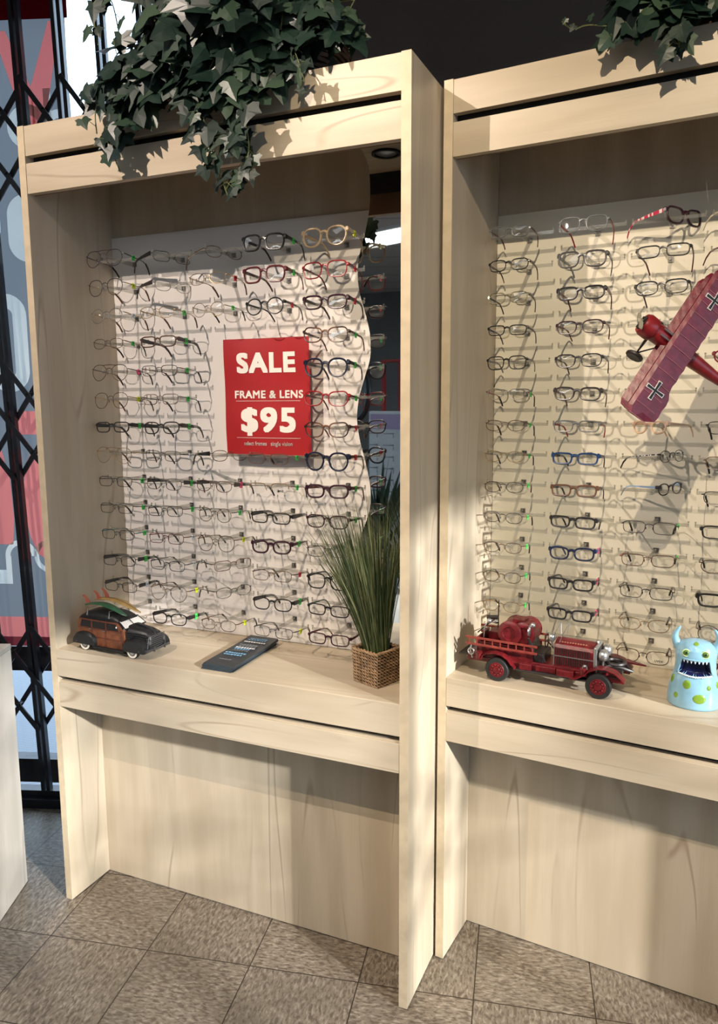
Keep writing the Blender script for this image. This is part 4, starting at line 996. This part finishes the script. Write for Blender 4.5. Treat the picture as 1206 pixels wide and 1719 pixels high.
mb = MB(); mb.tube([(.284,.016,.118),(.290,.012,.145),(.282,TW-.012,.146),(.284,TW-.016,.118)], .0014, 6); mb.tube([(.30,.016,.12),(.312,.012,.150),(.306,TW-.012,.150),(.30,TW-.016,.12)], .001, 6); wf = mb.build('windscreen_frame', SV, tk, True)
def fend(xs, y0, y1):
    secs = []
    for x, z in xs: secs.append([Vector((x,y0,z-.0012)), Vector((x,y1,z-.0012)), Vector((x,y1,z+.0012)), Vector((x,(y0+y1)/2,z+.0035)), Vector((x,y0,z+.0012))])
    mb.loft(secs)
mb = MB(); fr_ = [(.335,.040),(.350,.042),(.365,.052),(.380,.066),(.400,.0755),(.420,.076),(.440,.070),(.455,.058),(.462,.050)]
fend(fr_, -.013, .016); mb.build('fender', RD, tk, True); mb = MB(); fend(fr_, TW-.016, TW+.013); mb.build('fender', RD, tk, True); mb = MB()
rr2 = [(.104,.052),(.108,.062),(.120,.070),(.140,.0745),(.160,.072),(.176,.062),(.186,.050),(.196,.041)]
fend(rr2, -.013, .016); mb.build('fender', RD, tk, True); mb = MB(); fend(rr2, TW-.016, TW+.013); mb.build('fender', RD, tk, True)
mb = MB(); mb.tube([(.392,.03,.060),(.42,.032,.074),(.45,.04,.070),(.47,.055,.060)], .004, 8); mb.tube([(.392,TW-.03,.060),(.42,TW-.032,.074),(.45,TW-.04,.070),(.47,TW-.055,.060)], .004, 8); mb.torus((.43,TW/2,.078), .022, .005, 'z'); mb.box((.42,TW/2,.062), (.06,.05,.012)); mb.build('crank_housing', BK, tk, True)
mb = MB(); mb.loft([[Vector((x, TW-.02+s*w_, z+q*.002)) for s, q in ((-1,-1),(1,-1),(1,1),(-1,1))] for x, w_, z in ((.45,.012,.074),(.47,.007,.071),(.497,.0005,.068))]); mb.build('pointed_prow', RD, tk)
mb = MB()
for x, y in ((.365,-.004),(.098,-.006)):
    mb = MB(); mb.lathe([(.006,.050),(.0075,.052),(.009,.070),(.008,.071)], (x, y, 0), 14); mb.build('fire_bucket', RD, tk, True)
mb = MB(); mb.tube([(.362,-.006,.066),(.366,-.008,.078),(.372,-.006,.078),(.374,-.004,.068)], .002, 6); mb.sphere((.368,-.006,.076), .004, 8, 6)
mb.tube([(.078,.0,.05),(.072,-.002,.075),(.078,-.002,.09)], .0022, 6); mb.torus((.075,-.004,.068), .008, .002, 'y', 16, 6); mb.tube([(.098,.03,.10),(.10,.03,.13),(.11,.03,.145),(.125,.04,.14)], .002, 6); mb.sphere((.112,.03,.146), .007, 10, 8); mb.sphere((.126,.045,.142), .006, 8, 6); mb.build('silver_fittings', SV, tk, True)
mb = MB(); mb.tube([(.12,.08,.06),(.12,.08,.19)], .0017, 6); mb.tube([(.075,.045,.105),(.10,.06,.13),(.12,.08,.145)], .0017, 6); mb.cyl((.096,.06,.146), (.126,.06,.150), .006, 10); mb.build('rear_pole', BK, tk, True)

# ------------------------------------------------------------------ monster figurine
mo = thing('monster_figurine', 'light blue ceramic horned monster with green spots and gaping mouth', 'figurine', mat=M2 @ Matrix.Translation((.609, .115, ZS2)) @ Matrix.Rotation(R(4), 4, 'Z'))
def cer(name, c, spots=False):
    m = pbr(name, c, .12, noise=.08, nscale=25, coat=.6); return m
CBL = cer('pale_blue_glaze', (.22,.42,.56)); CGN = cer('green_glaze', (.16,.28,.03)); CND = pbr('navy_mouth_glaze', (.004,.006,.05), .3); CGE = cer('eye_green_glaze', (.06,.14,.02))
prof = [(0,.0560),(.004,.0585),(.02,.0590),(.045,.0565),(.065,.0525),(.080,.0475),(.095,.0450),(.110,.0450),(.125,.0460),(.138,.0445),(.148,.0395),(.155,.0300),(.159,.0170),(.160,.0005)]
def prad(z):
    for i in range(len(prof)-1):
        if prof[i][0] <= z <= prof[i+1][0]:
            t_ = (z-prof[i][0])/(prof[i+1][0]-prof[i][0]); return prof[i][1]+(prof[i+1][1]-prof[i][1])*t_
    return .0005
def surfp(th, z, off=0.):       # th=0 faces -y
    r_ = prad(z)+off; return Vector((r_*math.sin(th), -r_*.86*math.cos(th), z))
nT, zs_ = 144, []
z = 0.
while z < .160: zs_.append(z); z += .002
mb = MB(); vs = []; fs = []; mi = []
def inmouth(th, z):
    c = abs(th); jag = .0022*abs(math.sin(th*15))
    top = .1175 - .004*c; bot = .079+.004*c
    hw = .92 - .25*((z-.083)/.033)
    return c < hw and bot+jag*.6 < z < top
for z in zs_:
    for i in range(nT):
        th = -PI+2*PI*i/nT
        if inmouth(th, z):
            p = surfp(th, z); p = Vector((p.x*.80, p.y*.45+.004, p.z))
        else: p = surfp(th, z)
        vs.append(p)
for j in range(len(zs_)-1):
    for i in range(nT):
        k = (i+1) % nT; f_ = (j*nT+i, j*nT+k, (j+1)*nT+k, (j+1)*nT+i); fs.append(f_)
        cnt = sum(inmouth(-PI+2*PI*(q % nT)/nT, zs_[q//nT]) for q in f_); mi.append(1 if cnt >= 2 else 0)
fs.append(tuple(range(nT-1,-1,-1))); mi.append(0)
top0 = (len(zs_)-1)*nT; vs.append(Vector((0,0,.1605)))
for i in range(nT): fs.append((top0+i, top0+(i+1) % nT, len(vs)-1)); mi.append(0)
mb.add(vs, fs); mb.mi = mi; mb.build('body', [CBL, CND], mo, 'all')
mb = MB()
for s in (-1, 1):
    P = [Vector((s*.034,0,.132)), Vector((s*.043,0,.146)), Vector((s*.0475,-.002,.160)), Vector((s*.045,-.004,.174)), Vector((s*.038,-.006,.186))]
    P = [Vector(q) for q in cr([tuple(p) for p in P], 4)]; n = len(P)
    hm = MB(); hm.tube(P, [.0125*(1-.78*(i/(n-1))**1.1) for i in range(n)], 14); hm.sphere(P[-1], .0028, 10, 8); hm.build('horn', CBL, mo, 'all')
for s, zz in ((-.50,.1335),(.47,.1335)):
    e_ = MB(); c = surfp(s, zz, -.001); e_.sphere(c, (.0078,.006,.0076), 16, 12); ey = e_.build('eye', CGE, mo, 'all')
    rm = MB(); rm.torus((0,0,0), .0080, .0014, 'y', 24, 8); rmo = rm.build('eye_rim', pbr('eye_rim_glaze', (.5,.62,.3), .2), ey, 'all'); rmo.location = c+Vector((0,-.002,0))
    p_ = MB(); p_.sphere(c+Vector((.001,-.0050,.001)), (.0028,.002,.0028), 10, 8); p_.build('pupil', pbr('pupil_black', (.01,.015,.005), .1), ey, 'all')
TH_ = pbr('tooth_glaze', (.62,.76,.84), .15)
for k in range(7):
    th = -.56+.185*k; m_ = MB(); a_ = surfp(th-.075, .1185, .001); b_ = surfp(th+.075, .1185, .001); c_ = surfp(th, .1095, .0005); d_ = surfp(th, .1185, -.004)
    m_.add([a_, b_, c_, d_], [(0,1,2),(0,3,1),(1,3,2),(0,2,3)]); m_.build('tooth', TH_, mo)
m_ = MB(); P = [surfp(-.84+.042*k, .077+.0028*abs(math.sin(k*1.35))+.0040*(abs(-.84+.042*k)), .0015) for k in range(41)]; m_.tube(P, .0022, 6); m_.build('lower_lip', TH_, mo, 'all')
m_ = MB(); P = [surfp(-.62+.031*k, .1185, .001) for k in range(41)]; m_.tube(P, .0022, 6)
for s in (-1, 1): m_.tube([surfp(s*(.92-.20*i/6), .082+.034*i/6, .001) for i in range(7)], .002, 6)
m_.build('upper_lip', CBL, mo, 'all')
for th, z, a, b in ((-.30,.060,.0095,.0105),(.62,.056,.0055,.0058),(-1.15,.064,.008,.0105),(.22,.030,.0150,.0115),(-.72,.030,.0065,.0070),(1.15,.060,.006,.008),(-.02,.1545,.006,.0035),(1.9,.04,.01,.01),(-2.0,.04,.01,.01),(.1,.098,.0,.0)):
    if a <= 0: continue
    c = surfp(th, z); m_ = MB(); vs = [surfp(th, z, .0012)]; n = 20
    for rr_, off in ((.6,.0011),(.92,.0007),(1.,-.0004)):
        for i in range(n):
            an = 2*PI*i/n; vs.append(surfp(th+a*rr_*math.cos(an)/prad(z), min(.159, z+b*rr_*math.sin(an)), off))
    fs = [(0, 1+i, 1+(i+1) % n) for i in range(n)] + [(1+r_*n+i, 1+(r_+1)*n+i, 1+(r_+1)*n+(i+1) % n, 1+r_*n+(i+1) % n) for r_ in range(2) for i in range(n)]
    m_.add(vs, fs); m_.build('green_spot', CGN, mo, 'all')

# ------------------------------------------------------------------ triplane
Rv, Uv, Bv = Mc.col[0].copy(), Mc.col[1].copy(), Mc.col[2].copy()
nose = (-.83*Rv + .55*Uv); left = (-.55*Rv - .83*Uv); tl = R(9)
nose2 = (nose*math.cos(tl) + Bv*math.sin(tl)).normalized(); up2 = nose2.cross(left).normalized(); 
# px (1145,585) on the cabinet's front plane
def ray(u, v): return Mc @ Vector(((u-603)/1284.3026, -(v-859.5)/1284.3026, -1))
n_ = Vector((-math.sin(A2), math.cos(A2), 0)); dr = ray(1140, 588); pc = w2(0, -.035, 0); tt = (pc-CAM).dot(n_)/dr.dot(n_); PC = CAM+dr*tt
pm = Matrix((( nose2.x, left.x, up2.x, PC.x), (nose2.y, left.y, up2.y, PC.y), (nose2.z, left.z, up2.z, PC.z), (0,0,0,1)))
pl = thing('toy_triplane', 'red toy triplane with black crosses hanging in front of the cream board', 'toy plane', mat=pm)
PR = pbr('toy_plane_crimson', (.155,.011,.028), .38, noise=.18, nscale=70, bump=.15); PR2 = pbr('toy_plane_red', (.24,.012,.016), .33, noise=.15, nscale=60)
def wing(span, chord, z, x0, name, ail=True):
    n = 26; top = []; secs = []
    for i in range(n+1):
        y = -span/2+span*i/n; ph_ = (i % 2); e_ = abs(y)/(span/2)
        tr_ = chord + (-.002 if ph_ else .0) + (.010 if (ail and .55 < e_ < .93) else 0)
        if e_ > .97: tr_ -= .014
        le = .0 if e_ < .97 else .006
        bz_ = .0004 if ph_ == 0 else 0
        secs.append([Vector((x0-le, y, z)), Vector((x0-le-.008, y, z+.0045+bz_)), Vector((x0-tr_*.5, y, z+.004+bz_)), Vector((x0-tr_, y, z)), Vector((x0-tr_*.5, y, z-.002)), Vector((x0-le-.006, y, z-.003))])
    mb = MB(); mb.loft(secs); w_ = mb.build(name, PR, pl, False)
    mb = MB()
    for i in range(0, n+1, 1):
        if i % 2 == 0:
            y = -span/2+span*i/n; mb.tube([(x0-.009, y, z+.0062), (x0-chord*.5, y, z+.0058), (x0-chord*.96, y, z+.0016)], .0007, 4)
    mb.build('wing_rib', pbr('wing_rib_edge', (.55,.22,.26), .4), w_)
    return w_
SPAN, CH = .352, .062
w1 = wing(SPAN, CH, .030, .040, 'upper_wing'); w2_ = wing(SPAN*.95, CH*.92, .008, .043, 'middle_wing', False); w3 = wing(SPAN*.90, CH*.9, -.014, .043, 'lower_wing', False)
# crosses
KB = plain((.006,.006,.006), .5, 0, 'marking_black'); KW = plain((.75,.72,.68), .5, 0, 'marking_white')
for s in (-1, 1):
    cy_ = s*SPAN*.315; cx_ = .040-CH*.50
    for (nm, mt_, l_, th_, zz) in (('cross_outline', KW, .0218, .0038, .0362), ('cross_marking', KB, .0200, .0024, .0366)):
        mb = MB()
        for a in (0, PI/2):
            ca, sa = math.cos(a), math.sin(a)
            P = [(-l_,-th_*1.25),(0,-th_*.8),(l_,-th_*1.25),(l_,th_*1.25),(0,th_*.8),(-l_,th_*1.25)]
            mb.prism([(cx_+x*ca-y*sa, cy_+x*sa+y*ca) for x, y in P], lambda u, v, d: (u, v, d), .030, zz+.0001*(a > 0))
        mb.build(nm, mt_, w1)
secs = []
for x, r_, zc in ((.075,.020,0),(.060,.0215,0),(.03,.0195,0),(-.02,.018,0),(-.08,.014,.001),(-.14,.008,.003),(-.175,.004,.005)):
    secs.append([Vector((x, r_*.9*sg(math.cos(2*PI*k/16), .8), zc+r_*sg(math.sin(2*PI*k/16), .8))) for k in range(16)])
mb = MB(); mb.loft(secs); mb.build('fuselage', PR2, pl, True)
mb = MB(); mb.lathe([(.0225,.070),(.0245,.075),(.0245,.092),(.021,.099),(.012,.099)], (0,0,0), 24, 'x'); mb.build('engine_cowling', PR2, pl, True)
mb = MB(); mb.lathe([(.0155,.0985),(.0155,.101),(.001,.101)], (0,0,0), 18, 'x')
for k in range(7):
    a = 2*PI*k/7; mb.cyl((.1005,.006*math.cos(a),.006*math.sin(a)), (.1005,.015*math.cos(a),.015*math.sin(a)), .003, 8)
mb.build('engine', BK, pl, True)
mb = MB(); mb.lathe([(.006,.101),(.006,.108),(.001,.113)], (0,0,0), 12, 'x')
for s in (-1, 1):
    secs = []
    for i in range(7):
        t_ = i/6; r_ = .003+.042*t_; w_ = .0018+.0045*math.sin(PI*min(1,t_*.9+.1)); a = .95; dy, dz = s*math.cos(a), s*math.sin(a)
        secs.append([Vector((.106, r_*dy-w_*dz*q, r_*dz+w_*dy*q)) + Vector((.0015*e_,0,0)) for q, e_ in ((-1,0),(0,1),(1,0),(0,-1))])
    mb.loft(secs)
mb.build('propeller', pbr('propeller_grey', (.28,.26,.20), .5), pl, True)
mb = MB(); mb.torus((-.012,0,.019), .012, .0025, 'z', 20, 6); mb.lathe([(.0115,.0135),(.0115,.0205)], (-.012,0,0), 18); mb.build('cockpit', BK, pl, True)
mb = MB()
for s in (-1, 1):
    for xx in (.005,.035): mb.tube([(xx, s*.115, -.020), (xx-.002, s*.118, .031)], .002, 6)
    for xx in (.01,.035): mb.tube([(xx, s*.012, .014), (xx, s*.022, .031)], .0012, 5)
mb.build('wing_strut', BK, pl)
mb = MB()
for s in (-1, 1):
    mb.lathe([(.008,-.004),(.017,-.0045),(.0195,-.002),(.0195,.002),(.017,.0045),(.008,.004)], (.052, s*.042, -.062), 22, 'y'); mb.tube([(.035, s*.014, -.015), (.052, s*.034, -.062)], .0018, 6); mb.tube([(.065, s*.014, -.015), (.052, s*.034, -.062)], .0018, 6)
mb.cyl((.052,-.045,-.062), (.052,.045,-.062), .0018, 8); mb.build('landing_gear', BK, pl, True)
mb = MB()
for s in (-1, 1): mb.cyl((.02, s*.007, .026), (.062, s*.007, .026), .0022, 8)
mb.build('machine_gun', CHR, pl, True)
mb = MB(); mb.prism([(-.135,0),(-.145,.045),(-.165,.055),(-.19,.048),(-.19,.012),(-.175,0)], lambda u, v, d: (u, v, .004+d), 0, .0025); mb.prism([(-.135,0),(-.145,-.045),(-.165,-.055),(-.19,-.048),(-.19,-.012),(-.175,0)], lambda u, v, d: (u, v, .004+d), 0, .0025)
mb.build('tailplane', PR, pl)
mb = MB(); mb.lathe([(.0001,0),(.018,0),(.018,.002),(.0001,.002)], (0,0,0), 20, 'y'); rd = mb.build('rudder', plain((.7,.66,.6), .5, 0, 'rudder_white'), pl); rd.location = (-.185, -.001, .022)
# hanging wire straight up to the cabinet soffit
ipm = pm.inverted()
mb = MB(); a_ = ipm @ (PC + up2*.03); 
for q in (Vector((.02,.0,.034)), Vector((-.12,0,.012))):
    wq = pm @ q; top_ = Vector((PC.x, PC.y+.05, 2.226)); mb.tube([q, ipm @ top_], .00012, 4)
mb.build('hanging_line', LENS, pl)

# ------------------------------------------------------------------ things the mirror shows, the room's lamps and added fill panels
def area_obj(name, label, cx, cy, sx, sy, strength, col, group=None):
    t = thing(name, label, 'ceiling light', (cx, cy, HC), .35, group)
    mb = MB(); mb.bb((-sx/2-.03,-sy/2-.03,-.03), (sx/2+.03,-sy/2,0)); mb.bb((-sx/2-.03,sy/2,-.03), (sx/2+.03,sy/2+.03,0)); mb.bb((-sx/2-.03,-sy/2,-.03), (-sx/2,sy/2,0)); mb.bb((sx/2,-sy/2,-.03), (sx/2+.03,sy/2,0)); mb.build('frame', plain((.6,.6,.58), .5, 0, 'fixture_white'), t)
    m, tt_, o = nt('fluorescent_diffuser'); e_ = N(tt_, 'Emission'); L(tt_, e_.outputs[0], o.inputs[0]); e_.inputs[0].default_value = (*col, 1); e_.inputs[1].default_value = strength
    mb = MB(); mb.bb((-sx/2,-sy/2,-.012), (sx/2,sy/2,-.006)); mb.build('diffuser', m, t)
    return t
fl = [(-1.15,-4.9,2.4,.5),(2.2,-3.6,1.2,.6),(-2.4,-2.6,1.2,.6),(2.4,-6.2,1.2,.6),(.2,-3.0,1.2,.6)]  # first panel shows in the mirror; the others are added for general fill
for i, (x, y, a, b) in enumerate(fl):
    area_obj('ceiling_light', ['long bright ceiling light caught in the wavy mirror', 'added ceiling fill panel overhead nearest the sunny window', 'added ceiling fill panel above the folding gate', 'added ceiling fill panel at the far end of the shop', 'added ceiling fill panel in the middle of the shop'][i], x, y, a, b, 9. if i == 0 else 3.2, (.95,.98,1.))
m, t, o = nt('lamp_glow'); e_ = N(t, 'Emission'); L(t, e_.outputs[0], o.inputs[0]); e_.inputs[0].default_value = (1,.8,.55,1); e_.inputs[1].default_value = 12; GLOW = m
def spot(label, P, target, power, col, size, blend, radius=.011):
    P = Vector(P); d = (Vector(target)-P).normalized()
    q = d.to_track_quat('-Z', 'Y'); mt_ = Matrix.Translation(P) @ q.to_matrix().to_4x4()
    t = thing('track_spotlight', label, 'lamp', mat=mt_)
    mb = MB(); mb.lathe([(.045,-.002),(.048,-.004),(.048,.09),(.030,.115),(.001,.118)], (0,0,.012), 22, caps=False); mb.build('lamp_can', plain((.03,.03,.03), .4, 0, 'lamp_black'), t, True)
    mb = MB(); mb.lathe([(.001,.03),(.030,.03),(.036,.022)], (0,0,.0), 18, caps=False); mb.build('reflector', GLOW, t, True)
    mb = MB(); iq = mt_.inverted(); mb.cyl((0,0,.10), iq @ Vector((P.x-d.x*.08, P.y-d.y*.08, HC)), .006, 8); mb.build('stem', plain((.03,.03,.03), .4, 0, 'lamp_black'), t)
    ld = bpy.data.lights.new('spot_beam', 'SPOT'); ld.energy = power; ld.color = col; ld.spot_size = R(size); ld.spot_blend = blend; ld.shadow_soft_size = radius
    lo = bpy.data.objects.new('spot_beam', ld); COL.objects.link(lo); lo.parent = t; lo.location = (0,0,-.004)
spot('black track spotlight aimed at the white eyewear board', (.13,-1.66,3.0), (.55,.2,1.45), 190, (1.,.84,.71), 62, .5)
spot('black track spotlight aimed at the cream eyewear board', w2(.60,-2.03,2.99), w2(.55,.2,1.45), 185, (1.,.83,.60), 60, .5)
# sun and sky
sd = bpy.data.lights.new('sun', 'SUN'); so = bpy.data.objects.new('sun', sd); COL.objects.link(so)
dv = Vector((-2.4, 1., -.85)).normalized(); so.rotation_euler = dv.to_track_quat('-Z', 'Y').to_euler(); sd.energy = 9.; sd.angle = R(1.3); sd.color = (1., .95, .92)
so.location = (6, -2, 4)
wd = bpy.data.worlds.new('sky'); sc.world = wd; wd.use_nodes = True; bgn = wd.node_tree.nodes['Background']; bgn.inputs[0].default_value = (.63,.80,1.,1); bgn.inputs[1].default_value = 4.6
def portal(P, d, sx, sy):
    l = bpy.data.lights.new('portal', 'AREA'); l.shape = 'RECTANGLE'; l.size = sx; l.size_y = sy; l.cycles.is_portal = True
    o = bpy.data.objects.new('window_portal', l); COL.objects.link(o); o.location = P; o.rotation_euler = Vector(d).to_track_quat('-Z', 'Z').to_euler()
portal((XR+.14, (WY0+WY1)/2, (WZ0+WZ1)/2), (-1,0,0), WY1-WY0, WZ1-WZ0)
uc = (uL+UW)/2; portal(g3(uc, 1.55, .25), -GN, UW-uL, 3.0)

# mirror scenery
Wt = plain((.62,.64,.66), .5, 0, 'white_display_laminate')
dt = thing('display_tower', 'slim white eyewear display tower seen in the wavy mirror', 'display stand', (-.36,-3.0,0), R(21))
mb = MB(); mb.bb((-.17,-.03,.05), (.17,.0,1.46)); mb.build('tower_panel', Wt, dt, bevel=.004)
mb = MB(); mb.bb((-.2,-.2,0), (.2,.2,.05)); mb.build('base', Wt, dt)
mb = MB()
for k in range(9):
    for x in (-.08,.08): mb.box((x, .03, 1.30-.085*k), (.006,.06,.006)); mb.tube([(x-.05,.06,1.30-.085*k),(x+.05,.06,1.30-.085*k),(x+.05,.06,1.27-.085*k)], .003, 5)
mb.build('display_peg', plain((.2,.22,.24), .3, 0, 'peg_grey'), dt)
mb = MB(); mb.bb((-.15,.001,1.33), (.15,.004,1.44)); mb.build('header_card', plain((.35,.25,.42), .4, 0, 'card_violet'), dt)
om = thing('oval_mirror', 'oval mirror in a black frame seen in the wavy mirror', 'mirror', (-1.05,-4.0,1.0), R(20))
mb = MB(); P = [(.18*math.cos(2*PI*i/40), 0, .62+.26*math.sin(2*PI*i/40)) for i in range(40)]; mb.tube(P, .022, 8, closed=True); mb.build('mirror_frame', plain((.01,.01,.01), .3, 0, 'frame_gloss'), om, True)
mb = MB(); mb.add([(0,.004,.62)]+[(a, .004, c) for a, b, c in P], [(0, i+1, (i+1) % 40+1) for i in range(40)]); mb.build('mirror_glass', pbr('silvered_glass', (.6,.65,.66), .1, 1.), om)
mb = MB(); mb.cyl((0,0,-1.0), (0,0,.37), .02, 10); mb.lathe([(.16,-1.0),(.16,-.98),(.03,-.96)], (0,0,0), 24); mb.build('stand', plain((.01,.01,.01), .3, 0, 'frame_gloss'), om, True)
rs = thing('red_shelf_unit', 'red framed shelf unit seen in the wavy mirror', 'shelf', (-.72,-4.6,0), R(20))
REDP = plain((.35,.03,.03), .5, 0, 'shelf_red'); mb = MB()
for x in (-.25,.25):
    for y in (-.12,.12): mb.bb((x-.015,y-.015,0), (x+.015,y+.015,1.92))
mb.build('upright', REDP, rs)
mb = MB()
for z in (.35,.8,1.30,1.90): mb.bb((-.25,-.13,z), (.25,.13,z+.02))
mb.build('shelf_board', REDP, rs)
for (nx__, ny__, nz__, lab, ln, nb_, cm) in ((-.62,-4.6,1.32,'bunch of dried brown grass on the red shelf unit', .45, 90, (.16,.08,.05)), ):
    gg = thing('dried_grass', lab, 'plant', (nx__, ny__, nz__)); mb = MB()
    for i in range(nb_): blade(mb, (0,0,.02), (rnd.uniform(-.4,.4), rnd.uniform(-.3,.3), 1), ln*rnd.uniform(.7,1.1), .3, .006)
    mb.build('dry_blades', plain(cm, .8, 0, 'dry_stalk'), gg); mb = MB(); mb.lathe([(.04,0),(.05,.08),(.03,.12)], (0,0,0), 16); mb.build('vase', plain((.2,.1,.06), .5, 0, 'vase_clay'), gg, True)
yk = thing('spiky_plant', 'dark spiky leaved plant in a pot seen in the wavy mirror', 'potted plant', (-.03,-2.05,0)); mb = MB()
for i in range(80):
    a = rnd.uniform(0, 2*PI); k = rnd.uniform(.1,.8); blade(mb, (rnd.uniform(-.02,.02), rnd.uniform(-.02,.02), .62), (math.cos(a)*k, math.sin(a)*k, 1), rnd.uniform(.35,.62), .4, .022)
mb.build('spiky_leaves', plain((.015,.05,.03), .4, 0, 'yucca_leaf'), yk)
mb = MB(); mb.lathe([(.11,0),(.15,.3),(.16,.36),(.14,.36),(.13,.3),(.001,.3)], (0,0,0), 28); mb.build('pot', plain((.5,.48,.45), .5, 0, 'pot_stone'), yk, True); mb = MB(); mb.tube([(0,0,.28),(.01,0,.63)], .02, 8); mb.build('trunk', plain((.15,.1,.06), .8, 0, 'yucca_bark'), yk)
